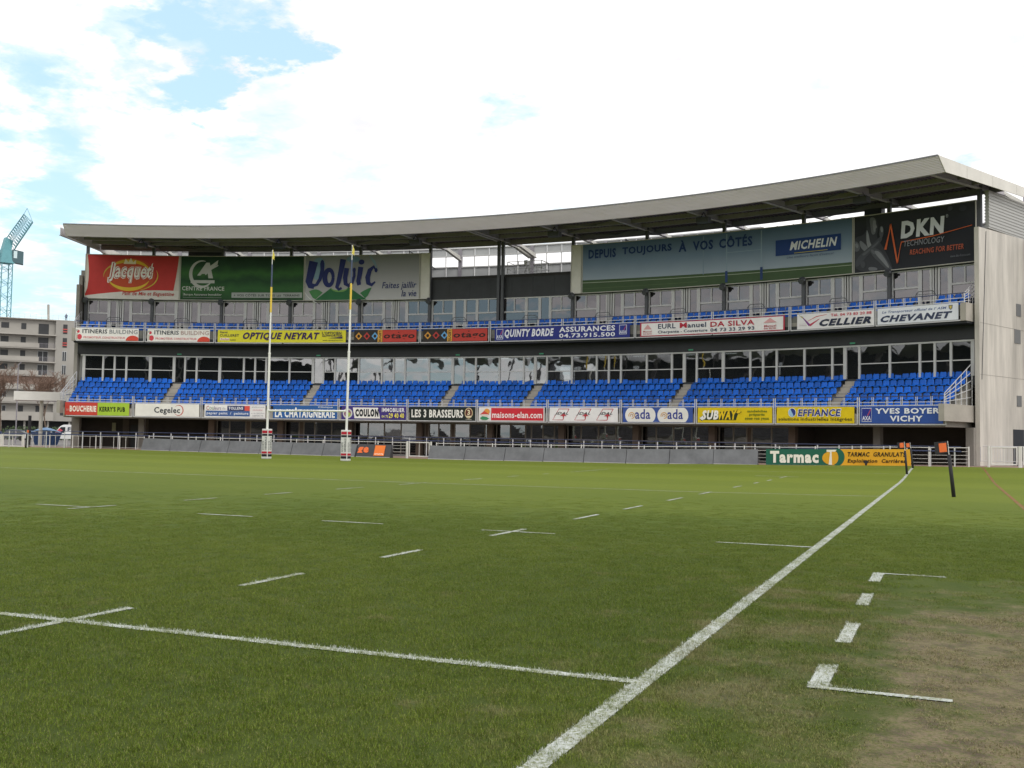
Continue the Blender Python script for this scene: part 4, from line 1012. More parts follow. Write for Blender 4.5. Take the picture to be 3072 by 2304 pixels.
V = [('e',.12,.80,.055,.17,'#7f9fb4'),('e',.10,.62,.03,.16,'#8aa9bc'),('e',.42,.92,.06,.07,'#7896ac'),('s',[(.56,.99),(.60,.86),(.63,.70)],(.05,.25,1),'#87a0b2'),
   ('s',arcpts(.30,.33,.31,.50,196,232,10),.06,'#e2e4e2'),
   ('p',[(.04,.20)]+[(.04+.11*i/6,.20+.045*sin(pi*i/6)) for i in range(1,6)]+[(.16,.17),(.10,.02),(.075,.05)],'#4f8a55'),
   ('p',[(.585,.27)]+[(.585-.10*i/6,.27-.12*(i/6)**1.5) for i in range(1,7)]+[(.53,.03),(.555,.10)],'#3f7f50'),
   ('p',[(.095,.0),(.225,.26)]+arcpts(.305,.275,.07,.07,180,360,10)+[(.385,.29),(.545,.0)],'#2f6f45'),
   ('s',arcpts(.305,.275,.072,.075,190,350,12),(.05,.16,1),'#7fae62')]
V += [('s',[(.075,.88),(.055,.62),(.038,.42),(.052,.33),(.085,.31)],(0.81,0.44),'#27316b'),('s',[(.048,.38),(.072,.32),(.105,.35),(.135,.48),(.152,.68),(.150,.84)],(0.21,0.39),'#27316b'),('e',.150,.84,.016,.075,'#27316b'),
   ('s',arcpts(.212,.51,.036,.175,0,360,24),(.26,.44,1),'#27316b'),
   ('s',[(.332,.92),(.315,.66),(.295,.40),(.283,.29),(.300,.235),(.325,.27)],(0.52,0.21),'#27316b'),
   ('s',[(.365,.72),(.352,.50),(.358,.36),(.385,.32),(.412,.38),(.432,.54),(.430,.68)],(0.44,0.21),'#27316b'),('e',.430,.67,.014,.06,'#27316b'),
   ('s',[(.487,.74),(.478,.56),(.468,.42),(.476,.33)],(0.47,0.36),'#27316b'),('e',.492,.85,.025,.058,'#27316b'),
   ('s',[(.622,.64),(.600,.74),(.565,.66),(.548,.50),(.555,.37),(.585,.33),(.615,.40)],(0.13,0.44,1),'#27316b'),('e',.620,.66,.014,.05,'#27316b'),
   ('t','Faites jaillir',.675,.20,.975,.385,'#353f72',.008,.2),('t','la vie',.845,.055,.975,.20,'#353f72',.008,.2)]
hoarding(-.2330,-.1062,'#b4b4b8',V,'silver grey hoarding with rounded navy lettering over green hills', VOL_M)
hoarding(-.1057,-.0948,'#d9d7cf',[],'narrow blank cream panel beside the silver grey hoarding')
hoarding(.0569,.0680,'#d9d7cf',[],'narrow blank cream panel beside the long sky-blue hoarding')
M_SKY = vgrad('print_sky', ZB, ZT, [(0,'#98a4b0'),(.24,'#a0aebd'),(.6,'#7b90a7'),(1,'#5a728f')], .05)
M = [('p',[(0,0),(1,0),(1,.205),(0,.26)],'#43593a'),('p',[(0,.20),(0,.212),(1,.158),(1,.148)],'#a5b09a'),('r',0,.08,.45,.088,'#5a7048'),
   ('r',.556,.20,.560,.97,'#8fa3b4'),('r',.682,.20,.686,.97,'#93a7b8'),('r',.560,.60,.682,.612,'#8fa3b4'),('r',.470,.22,.474,.97,'#8397aa'),
   ('r',.553,.03,.562,.25,'#2d4474'),('r',.680,.03,.689,.27,'#2d4474'),
   ('t','DEPUIS',.026,.70,.135,.89,'#223c6e',.035,0),('t','TOUJOURS',.160,.70,.352,.89,'#223c6e',.035,0),('t','À',.378,.70,.408,.93,'#223c6e',.035,0),('t','VOS',.432,.70,.508,.89,'#223c6e',.035,0),('t','CÔTÉS',.530,.70,.652,.93,'#223c6e',.035,0),
   ('r',.735,.45,.960,.745,'#1f3f7c'),('s',[(.80,.475),(.915,.475)],.05,'#b9ae4e'),('t','MICHELIN',.785,.53,.948,.695,'#e2e6ea',.035,.25),
   ('t',"Une meilleure façon d'avancer",.775,.375,.938,.425,'#46597a',.0,.2)]
hoarding(.0684,.3283,'#7c8ea2',M,'very long sky-blue hoarding with navy slogan, green strip and drawn goal posts', M_SKY)
SKIN = ['#3c3f46','#5a5e66','#80848c','#a9acb2']
def hx(*pts):     # outline of the shadowy figure, smoothed
    r = []
    for x, y in pts:
        bo, to = 857-.108*(x-1055), 478-.135*(x-1055); r.append((max(0.0,min(1.0,(x-1055)/835)), max(0.0,min(1.0,(bo-y)/(bo-to)))))
    return chaikin(r)
D = [('p',hx((1045,700),(1060,610),(1120,600),(1150,560),(1140,500),(1150,470),(1215,468),(1232,520),(1228,560),(1215,600),(1240,640),(1290,720),(1335,830),(1330,870),(1045,870)),'#3d3f46'),
   ('p',hx((1165,478),(1200,472),(1216,500),(1214,520),(1224,542),(1213,550),(1214,566),(1203,592),(1182,590),(1175,540)),'#6d7077'),('p',hx((1196,490),(1212,498),(1212,520),(1221,541),(1210,548),(1205,575),(1196,570),(1190,520)),'#8a8c92'),
   ('p',hx((1146,548),(1162,590),(1170,640),(1185,668),(1160,690),(1145,650)),'#92959b'),('p',hx((1095,625),(1140,660),(1165,690),(1150,720),(1100,680)),'#7d8087'),
   ('p',hx((1055,640),(1080,640),(1102,670),(1095,705),(1065,712),(1050,690)),'#63666d'),('p',hx((1058,660),(1080,650),(1092,675),(1078,690)),'#85888e'),
   ('p',hx((1058,800),(1090,740),(1150,690),(1210,640),(1245,600),(1262,612),(1250,640),(1200,690),(1130,760),(1080,820)),'#4a4d54'),('p',hx((1110,730),(1160,695),(1215,650),(1238,628),(1230,650),(1180,695),(1130,738)),'#5f6269'),
   ('p',hx((1240,560),(1244,532),(1262,532),(1270,560),(1266,600),(1250,622),(1238,600)),'#54575e'),('p',hx((1246,540),(1260,536),(1266,560),(1260,580),(1248,570)),'#8a8d93'),
   ('p',hx((1165,685),(1200,680),(1250,700),(1290,760),(1325,815),(1330,838),(1290,830),(1240,780),(1190,740)),'#54575e'),('p',hx((1200,700),(1240,705),(1275,750),(1310,810),(1300,820),(1255,770),(1215,730)),'#868990'),('p',hx((1175,700),(1192,690),(1215,720),(1200,730)),'#6b6e76'),
   ('p',hx((1160,815),(1190,812),(1226,818),(1224,836),(1165,840)),'#74777e'),('p',hx((1100,790),(1130,770),(1145,800),(1120,830)),'#4c4f56'),
   ('s',[(.272,.36),(.315,.80),(.372,.10),(.405,.46),(.66,.50),(.97,.60)],(.16,.035),'#d8683a'),
   ('t','DKN',.40,.52,.755,.82,'#dde0e6',.055,.08),('t','®',.765,.78,.785,.84,'#b9bcc4',0,0),('t','TECHNOLOGY',.425,.375,.755,.475,'#8b8e96',.008,.15),('t','REACHING FOR BETTER',.475,.22,.905,.31,'#b85c42',.015,.15),('t','www.dkn-france.com',.80,.10,.955,.14,'#6c6f78',0,0),
   ('e',.80,.93,.02,.04,'#4a4c54'),('e',.90,.90,.03,.05,'#3c3e46')]
hoarding(.3289,.4282,'#2a2c32',D,'near-black hoarding with a shadowy muscular figure and an orange zigzag line', vgrad('print_night', ZB, ZT, [(0,'#2c2e35'),(.6,'#26282e'),(1,'#3a3c40')], .1))
# spotlights under the hoardings, loudspeakers under the roof
def spotlight(t, lab):
    root = thing('spotlight', S(t, 82.3, 12.9), lab, 'spotlight', 'black spotlights under the hoardings'); mb = MB()
    mb.tube(S(t,82.25,12.82), S(t,82.55,12.98), .20, 10, .26); mb.build('housing', STEEL_D, root)
    mb = MB(); mb.beam(S(t,82.5,13.0), S(t,82.8,13.05), .08); mb.beam(S(t+.003,82.3,12.85), S(t+.003,82.3,13.0), .12); mb.build('bracket', STEEL_D, root)
where = ['under the crane-side corner of the red hoarding','under the right half of the red hoarding','under the grey monogram of the green hoarding','under the dark green hoarding, near its slogan strip','under the big navy initial of the silver hoarding','where the silver hoarding meets the blank cream panel',None,'under the narrow cream panel beside the sky-blue hoarding','under the sky-blue hoarding, below its slogan start','under the sky-blue hoarding, below the drawn goal posts','under the sky-blue hoarding, below the blue name plate','under the near-black hoarding','under the near-black hoarding, by the concrete end wall']
for i, t in enumerate(BAYS[:12]):
    if i == 6: continue
    spotlight(t, 'small black spotlight '+where[i])
for t, w in zip([-0.3947,-0.244,-0.0917,0.06,0.2126,0.3575],['above the red hoarding','above the dark green hoarding','above the far end of the silver hoarding','above the cream end of the sky-blue hoarding','above the middle of the sky-blue hoarding','above the near-black hoarding']):
    root = thing('loudspeaker', S(t,78.6,16.95), 'black loudspeaker box hanging from the roof '+w, 'loudspeaker', 'loudspeakers under the roof'); mb = MB()
    abox(mb, t-.0058, t+.0058, 78.3, 78.9, 16.98, 17.36); mb.build('cabinet', STEEL_D, root)
    mb = MB(); mb.beam(S(t-.003,78.6,17.36), S(t,78.6,17.75), .05); mb.beam(S(t+.003,78.6,17.36), S(t,78.6,17.75), .05); mb.build('hanger', STEEL_D, root)
# camera platform on the box roof between the hoardings
root = thing('camera_platform', S(.004,84.0,15.0), 'small railed camera platform in the gap between the hoardings', 'platform')
mb = MB()
for t in (-.0157,-.004,.008,.0205): mb.beam(S(t,83.6,15.0), S(t,83.6,16.15), .05); mb.beam(S(t,85.2,15.0), S(t,85.2,16.15), .05)
for z in (15.55,16.15):
    for R in (83.6,85.2): abox(mb, -.0157, .0205, R-.02, R+.02, z-.02, z+.02)
    for t in (-.0157,.0205): mb.beam(S(t,83.6,z), S(t,85.2,z), .04)
mb.beam(S(.0205,83.6,16.15), S(.0325,83.8,15.6), .04)
mb.build('railing', GALV, root); mb = MB(); abox(mb, -.0157, .0205, 83.6, 85.2, 15.0, 15.08); mb.build('deck', ALU, root)
root = thing('tripod_camera', S(.0015,84.3,15.1), 'white television camera on a tripod on the railed platform', 'camera')
mb = MB(); c = S(.0015,84.3,0)
for a in (0,2.1,4.2): mb.tube(c+Vector((.32*cos(a),.32*sin(a),15.1)), c+Vector((0,0,15.9)), .03, 6)
mb.build('tripod', GALV, root); mb = MB(); mb.box(c.x-.14,c.y-.3,15.9,c.x+.14,c.y+.3,16.3); mb.tube(c+Vector((0,-.3,16.1)), c+Vector((0,-.5,16.1)), .08, 8); mb.build('body', GALV, root)

for a, b, R, z0, z1, w in ((-.3668,-.3290,84.0,16.95,17.62,'red and the dark green hoardings'),(.3305,.3450,84.0,16.95,17.75,'long sky-blue and the near-black hoardings')):
    root = thing('equipment_box', S((a+b)/2,R,z0), 'dark equipment box showing above the joint of the '+w, 'equipment', 'equipment above the hoardings'); mb = MB(); abox(mb, a, b, R, R+.6, z0, z1); mb.build('housing', STEEL_D, root)
    mb = MB(); abox(mb, a, b, R+.1, R+.16, z1+.02, z1+.07); mb.build('lid_rail', STEEL_L, root)
# ---------------------------------------------------------------- goal
def flat_face(o, ux, n):      # planar face: origin, unit direction of u, outward normal
    o = Vector(o); ux = Vector(ux).normalized(); n = Vector(n).normalized(); uz = Vector((0,0,1))
    return lambda u, v, d: o+ux*u+uz*v+n*d
POST_W = mat('goal_white', (.74,.74,.72), .35, var=.03); POST_Y = mat('goal_yellow', (.72,.52,.06), .4, var=.05); POST_B = mat('goal_blue', (.05,.07,.13), .4)
FLAG_Y = mat('flag_yellow', (.72,.62,.12), .7, var=.1, scale=8)
GY = 47.25
goal = thing('rugby_goal', (-33.9, GY, 0), 'tall white H-shaped rugby goal with yellow and dark blue upper poles and yellow flags', 'goal')
for x, lean in ((-31.1, .10), (-36.7, .02)):
    zf = lambda z: Vector((x+lean*z/12, GY, z))
    mb = MB(); mb.tube(zf(0), zf(6.4), .072, 12); mb.tube(zf(6.4), zf(6.5), .085, 12); mb.tube(zf(6.5), zf(8.98), .055, 10); p_ = mb.build('post', POST_W, goal, False)
    mb = MB(); mb.tube(zf(8.98), zf(10.55), .062, 10); mb.build('yellow_sleeve', POST_Y, goal)
    mb = MB(); mb.tube(zf(10.55), zf(11.95), .050, 10); mb.build('dark_blue_sleeve', POST_B, goal)
    mb = MB(); mb.tube(zf(11.95), zf(12.85), .022, 8); mb.build('flagstaff', POST_W, goal)
    mb = MB(); t = zf(12.88); rr = random.Random(int(x)*3)
    vs = []
    for i in range(6):
        for j in range(4):
            vs.append((t.x+(.03+j*.055+.02*sin(i*1.3))*(1 if x > -33 else 1)*(.4+.13*i), t.y+.05*sin(j*2+i), t.z-i*.115-j*.05))
    mb.add(vs, [(i*4+j, i*4+j+1, (i+1)*4+j+1, (i+1)*4+j) for i in range(5) for j in range(3)]); mb.build('flag', FLAG_Y, goal)
mb = MB(); mb.tube((-36.7,GY,2.94), (-31.1,GY,2.94), .062, 12); cb = mb.build('crossbar', POST_W, goal)
print_items([('t','www.asm-rugby.com',0,0,1,1,'#6a6c70',.01,0)], flat_face((-34.75,GY-.064,2.915),(1,0,0),(0,-1,0)), 1.75, .06, goal)
PADW = mat('pad_white', (.66,.66,.66), .55, var=.04, scale=4); RED, BLK = '#b52338', '#22202a'
for x, w in ((-31.1,'near the gate, right-hand goal post'), (-36.7,'on the goal post nearer the crane')):
    root = thing('post_pad', (x, GY, 0), 'white post pad with red and black blocks, '+w, 'post pad', 'pads round the goal posts')
    h = .225; mb = MB(); mb.box(x-h, GY-h, .0, x+h, GY+h, 1.82)
    o_ = mb.build('pad', PADW, root); bv = o_.modifiers.new('bevel','BEVEL'); bv.width = .03; bv.segments = 2
    def faces(W_):
        return [('r',.08,.855,.92,.945,RED),('r',.08,.765,.92,.835,BLK),('r',.08,.175,.92,.245,RED),('r',.08,.075,.92,.155,BLK),
                ('t','SOCIETE',.14,.29,.40,.60,'#4a4a52',.01,0,1),('t','GENERALE',.56,.29,.84,.73,'#4a4a52',.01,0,1)]
    print_items(faces(1), flat_face((x-h,GY-h,0),(1,0,0),(0,-1,0)), 2*h, 1.82, root, .004, .002)
    print_items(faces(1), flat_face((x+h,GY-h,0),(0,1,0),(1,0,0)), 2*h, 1.82, root, .004, .002)

# ---------------------------------------------------------------- corner and line flags
FOAM = mat('black_foam', (.022,.022,.026), .8, var=.2, scale=5); ORANGE = mat('flag_orange', (.80,.16,.035), .6, var=.06, scale=6)
def line_flag(x, y, h, lean, label, fs=.34, r=.055, pole=.14, flagside=-1, yaw=0):
    z = terr(x,y); root = thing('line_flag', (x,y,z), label, 'flag', 'flags on black padded poles round the pitch')
    top = Vector((x+lean, y, z+h)); base = Vector((x,y,z))
    mb = MB(); mb.tube(base, top, r, 10, r*.92); mb.build('padded_pole', FOAM, root, True)
    d = (top-base).normalized(); t2 = top+d*pole; mb = MB(); mb.tube(top, t2+d*fs, .014, 6); mb.build('pole', POST_W, root)
    sx = Vector((cos(yaw),sin(yaw),0))*flagside
    def q(u, v, off=0): return t2+sx*(u*fs)+d*(v*fs)+Vector((0,-.012*sin(u*4+v*2)-off,0))-Vector((0,0,.12*u*fs))
    for nm, m, u0, u1, v0, v1, off in (('flag_cloth', FOAM, 0, 1.05, 0, 1.0, 0), ('flag_square', ORANGE, .12, .70, .12, .86, .006)):
        vs = []; n = 6
        for i in range(n+1):
            for j in range(n+1): vs.append(q(u0+(u1-u0)*i/n, v0+(v1-v0)*j/n, off))
        mb = MB(); mb.add(vs, [(i*(n+1)+j,(i+1)*(n+1)+j,(i+1)*(n+1)+j+1,i*(n+1)+j+1) for i in range(n) for j in range(n)]); o_ = mb.build(nm, m, root)
        sd = o_.modifiers.new('solid','SOLIDIFY'); sd.thickness = .004
line_flag(1.96, 27.62, 1.26, -.13, 'largest padded flag pole, standing alone on the grass outside the touchline', .36, .060, .05)
line_flag(-.01, 46.87, 1.12, -.09, 'padded flag pole where the goal line meets the touchline', .30, .055, .12)
line_flag(.04, 54.26, 1.08, -.12, 'farthest padded flag pole, at the end of the touchline by the yellow board', .28, .055, .03)
line_flag(-65.33, 55.54, 1.15, .05, 'padded flag pole at the pitch corner nearest the blue skips', .25, .06, .05, 1)

# ---------------------------------------------------------------- boards along the end of the pitch
BOARD = mat('grey_board_fabric', (.14,.145,.155), .75, var=.22, scale=1.3, bump=.2, bscale=6)
YB = 59.45
def board(x0, x1, label, m, name='pitch_side_board', zt=.92, group='grey boards leaning on the fence'):
    xm = (x0+x1)/2; z0, z1 = terr(x0,YB), terr(x1,YB); root = thing(name, (xm,YB,terr(xm,YB)), label, 'board', group)
    j = [random.uniform(-.02,.02) for _ in range(4)]
    mb = MB(); mb.hexa([(x0,YB+j[0],z0-.02),(x1,YB+j[1],z1-.02),(x1,YB+.5,z1-.02),(x0,YB+.5,z0-.02),(x0+j[2],YB+.34,z0+zt+j[0]),(x1+j[2],YB+.34,z1+zt+j[1]),(x1+j[2],YB+.42,z1+zt+j[1]),(x0+j[2],YB+.42,z0+zt+j[0])])
    mb.build('face', m, root)
    mb = MB(); mb.box(x0+.02, YB-.02, min(z0,z1)-.02, x1-.02, YB+.05, min(z0,z1)+.03); mb.build('foot', mat('board_foot', (.42,.42,.42), .7), root); return root
XA = [-57.41,-54.54,-51.7,-49.03,-46.13,-43.3,-40.58,-37.82]; XB = [-31.92,-29.11,-26.11,-23.28,-20.43,-17.54,-14.68,-11.86,-9.09]
nth = ['first','second','third','fourth','fifth','sixth','seventh','eighth']
for i in range(7): board(XA[i]+.02, XA[i+1]-.02, 'grey fabric board on the grass edge, %s counting from the red and lime banner end' % nth[i], BOARD)
for i in range(8): board(XB[i]+.02, XB[i+1]-.02, 'grey fabric board, %s after the little white gate towards the green and yellow board' % nth[i], BOARD)
def slope_face(x0, x1, zt):
    def fn(u, v, d): x = x0+u; return Vector((x, YB+.34*v/zt-d, terr(x,YB)+v))
    return fn
def sloped_items(root, x0, x1, zt, items): print_items(items, slope_face(x0, x1, zt), x1-x0, zt, root, .03, .004)
root = board(-37.70, -34.92, 'black board with orange lettering and an orange square, tilted beside the white gate', mat('black_board', (.045,.045,.05), .6, var=.1), group='printed boards along the fence')
sloped_items(root, -37.70, -34.92, .92, [('t','ge',.02,.16,.35,.78,'#e8703a',.06,0),('r',.52,.12,.82,.92,'#e87a34'),('t','orange',.54,.15,.80,.30,'#f0d8c4',.03,0)])
x0, x1 = -8.58, -.22
root = thing('printed_board', ((x0+x1)/2, YB, terr(-4.4,YB)), 'long upright board, dark green half and yellow half, by the corner flags', 'board', 'printed boards along the fence')
mb = MB(); mb.hexa([(x0,YB,terr(x0,YB)),(x1,YB,terr(x1,YB)),(x1,YB+.04,terr(x1,YB)),(x0,YB+.04,terr(x0,YB)),(x0,YB,terr(x0,YB)+.97),(x1,YB,terr(x1,YB)+.97),(x1,YB+.04,terr(x1,YB)+.97),(x0,YB+.04,terr(x0,YB)+.97)]); mb.build('face', ink('#1f5f4c'), root)
def upf(u, v, d): x = x0+u; return Vector((x, YB-d, terr(x0,YB)+(terr(x1,YB)-terr(x0,YB))*u/(x1-x0)+v))
print_items([('r',.515,0,1,1,'#d9a126'),('p',arcpts(.475,.45,.075,.44,0,360,28),'#d9a126'),('p',arcpts(.50,.50,.055,.55,-88,88,18)+arcpts(.48,.48,.032,.42,88,-88,14),'#1f5f4c'),
   ('p',[(.43,.96),(.50,.96),(.49,.84),(.465,.84),(.468,.03),(.445,.03),(.455,.80),(.43,.84)],'#e6e2d6'),('t','Tarmac',.03,.12,.375,.88,'#e9e6da',.05,0),
   ('t','TARMAC  GRANULATS',.575,.54,.965,.82,'#33280f',.03,.15),('t','Exploitation  Carrières',.575,.10,.965,.40,'#33280f',.03,.15)], upf, x1-x0, .97, root)
root = thing('ground_lamp', (-2.7,59.1,terr(-2.7,59.1)), 'small round black lamp on the ground before the yellow board', 'lamp'); mb = MB()
mb.tube((-2.7,59.1,terr(-2.7,59.1)), (-2.7,59.1,terr(-2.7,59.1)+.12), .06, 8); mb.tube((-2.7,59.02,terr(-2.7,59.1)+.2), (-2.7,59.2,terr(-2.7,59.1)+.2), .12, 12, .09); mb.build('housing', FOAM, root)

# ---------------------------------------------------------------- fences
FWHITE = mat('white_fence_paint', (.66,.65,.61), .5, var=.06, scale=2)
FY = 60.4
def fence(x0, x1, step, label, wires=(.2,.42,.64,.86), top=1.08, wr=.012, tr=.022, pr=.04, bars=0):
    root = thing('fence', ((x0+x1)/2, FY, terr((x0+x1)/2, FY)), label, 'fence', 'white fences behind the pitch'); n = max(1, round((x1-x0)/step)); P = [x0+(x1-x0)*i/n for i in range(n+1)]
    for x in P: mb = MB(); mb.tube((x,FY,terr(x,FY)-.05), (x,FY,terr(x,FY)+top+.07), pr, 8); mb.build('post', FWHITE, root)
    for z in list(wires)+[top]:
        mb = MB(); r = tr if z == top else wr
        for a, b in zip(P, P[1:]): mb.tube((a,FY,terr(a,FY)+z), (b,FY,terr(b,FY)+z), r, 5, cap=False)
        mb.build('rail', FWHITE, root)
    for i in range(bars*n):
        x = x0+(x1-x0)*(i+.5)/(bars*n); mb = MB(); mb.tube((x,FY,terr(x,FY)+.02), (x,FY,terr(x,FY)+top), .018, 5); mb.build('bar', FWHITE, root)
fence(-70.41, -57.9, 2.4, 'white tubular fence with thin bars between the blue skips and the first grey board', (.12,), .98, bars=2, tr=.018)
fence(-57.4, -34.1, 2.25, 'white fence of posts and wires behind the crane-side grey boards')
fence(-31.7, 2.9, 2.2, 'white post and wire fence behind the grey boards and the green and yellow board')
def framed(x0, x1, label, cat, top=1.12, bot=.14, r=.055, rung=None):
    root = thing('white_gate', ((x0+x1)/2, FY-.3, terr((x0+x1)/2, FY)), label, cat, 'white tubular gates'); y = FY-.3
    for x in (x0, x1): mb = MB(); mb.tube((x,y,terr(x,y)-.02), (x,y,terr(x,y)+top+.08), r*1.15, 8); mb.build('post', FWHITE, root)
    for z in (top, bot): mb = MB(); mb.tube((x0+.12,y,terr(x0,y)+z), (x1-.12,y,terr(x1,y)+z), r*.7, 8); mb.build('rail', FWHITE, root)
    for x in (x0+.14, x1-.14, (x0+x1)/2): mb = MB(); mb.tube((x,y,terr(x,y)+bot), (x,y,terr(x,y)+top), r*(.7 if x != (x0+x1)/2 else .35), 8); mb.build('upright', FWHITE, root)
framed(-33.85, -31.98, 'small white framed gate standing between the orange-lettered board and grey boards', 'gate')
framed(3.95, 5.55, 'white framed gate in front of the bare concrete end wall', 'gate', r=.06)
framed(5.62, 8.2, 'white framed rail at the very edge beyond the concrete wall gate', 'gate', r=.06)
framed(-73.0, -70.55, 'thick white framed gate beside the blue skips', 'gate', .95, .02, .07)
framed(-77.4, -73.1, 'thick white framed rail before the farther blue skip', 'gate', .95, .02, .07)
# dark blue crowd rail round the foot of the stand
root = thing('crowd_rail', S(0,76.5,0), 'curved dark blue double rail on short white posts at the foot of the grandstand', 'railing')
HB = mat('blue_handrail', (.035,.05,.12), .45)
for z, r in ((1.44,.028),(1.17,.045)):
    mb = MB(); n = 90
    for i in range(n): a = -.52+.97*i/n; b = -.52+.97*(i+1)/n; mb.tube(S(a,76.5,z), S(b,76.5,z), r, 6, cap=False)
    mb.build('rail', HB, root)
for i in range(52):
    t = -.515+.96*i/51; mb = MB(); mb.tube(S(t,76.5,-.1), S(t,76.5,1.40), .045, 6); mb.build('post', GALV, root)
root = thing('crowd_barrier', (5.0, 63.2, .3), 'grey metal crowd barrier standing against the concrete end wall', 'barrier'); mb = MB(); y = 63.2
for a, b in (((3.6,y,.55),(3.6,y,1.45)),((3.7,y,1.5),(6.3,y,1.5)),((6.4,y,.55),(6.4,y,1.45)),((3.6,y,.6),(6.4,y,.6))): mb.tube(a, b, .022, 6)
mb.build('frame', GALV, root)
for i in range(17): x = 3.75+.156*i; mb = MB(); mb.tube((x,y,.6), (x,y,1.5), .009, 4); mb.build('bar', GALV, root)
mb = MB(); mb.beam((4.1,y-.3,.34), (4.1,y+.3,.34), .04); mb.beam((5.9,y-.3,.34), (5.9,y+.3,.34), .04); mb.tube((4.1,y,.34),(4.1,y,.6),.02,5); mb.tube((5.9,y,.34),(5.9,y,.6),.02,5); mb.build('foot', GALV, root)
root = thing('padded_post', (-72.6,62.6,.05), 'dark padded upright post behind the white rail by the skips', 'post'); mb = MB(); mb.tube((-72.6,62.6,0), (-72.6,62.6,2.75), .13, 10); mb.build('padding', FOAM, root)
# ---------------------------------------------------------------- skips, canopy, cars
def local(o, yaw):           # local frame: x along view-right, y away
    c, s = cos(yaw), sin(yaw)
    return lambda x, y, z: Vector((o[0]+x*c-y*s, o[1]+x*s+y*c, o[2]+z))
YAW = math.atan2(.747, .665)-radians(4)
BLUE = mat('skip_blue', (.035,.085,.22), .5, var=.2, scale=1.2); TARP = mat('blue_tarpaulin', (.06,.20,.42), .4, var=.15, scale=2)
def skip(o, w, label, rubble):
    root = thing('skip', o, label, 'skip', 'blue skips by the fence'); F = local(o, YAW)
    mb = MB(); a, b = w*.36, w*.5
    mb.hexa([F(-a,0,0), F(a,0,0), F(a,2,0), F(-a,2,0), F(-b,-.1,1.2), F(b,-.1,1.2), F(b,2.1,1.2), F(-b,2.1,1.2)])
    mb.beam(F(-b-.05,-.12,1.2), F(b+.05,-.12,1.2), .09); mb.build('body', BLUE, root)
    for u in (-.22,.22): mb = MB(); mb.beam(F(u*w,-.06,.1), F(u*w*1.3,-.16,1.15), .08); mb.build('rib', BLUE, root)
    mb = MB(); n = 8; vs = []
    for i in range(n+1):
        for j in range(5):
            u = -1+2*i/n; v = j/4; h = .50*(1-abs(u+.1)**1.5)*(sin(pi*(.15+.8*v)))+random.uniform(-.03,.03)
            if rubble: h *= .5
            vs.append(F(u*b*1.03, -.12+2.3*v, 1.21+max(0,h)))
    mb.add(vs, [(i*5+j,(i+1)*5+j,(i+1)*5+j+1,i*5+j+1) for i in range(n) for j in range(4)])
    mb.build('tarpaulin' if not rubble else 'rubbish', TARP if not rubble else mat('rubbish', (.06,.05,.05), .9, var=.5, scale=4), root)
skip((-79.1,70.7,.05), 2.75, 'blue skip with a peaked blue tarpaulin, between the fence and the stand', False)
skip((-83.2,67.1,.05), 2.9, 'darker blue skip cut off by the picture edge, heaped without a cover', True)
F = local((-75.2,66.2,0), YAW); root = thing('canopy', (-75.2,66.2,0), 'flat white canopy on a white column beside the crane-side end of the stand', 'canopy')
mb = MB(); mb.hexa([F(-2.25,-.5,4.2), F(2.6,-.5,4.2), F(2.6,4,4.2), F(-2.25,4,4.2), F(-2.25,-.5,5.0), F(2.6,-.5,5.0), F(2.6,4,5.0), F(-2.25,4,5.0)]); mb.build('roof', mat('canopy_white', (.84,.83,.80), .6, var=.06), root)
mb = MB(); mb.tube(F(.05,.3,0), F(.05,.3,4.2), .17, 12); mb.build('column', mat('column_white', (.52,.51,.46), .6), root)
TYRE = mat('tyre', (.02,.02,.02), .8); CARGLASS = mat('car_glass', (.02,.025,.03), .08, spec=.8)
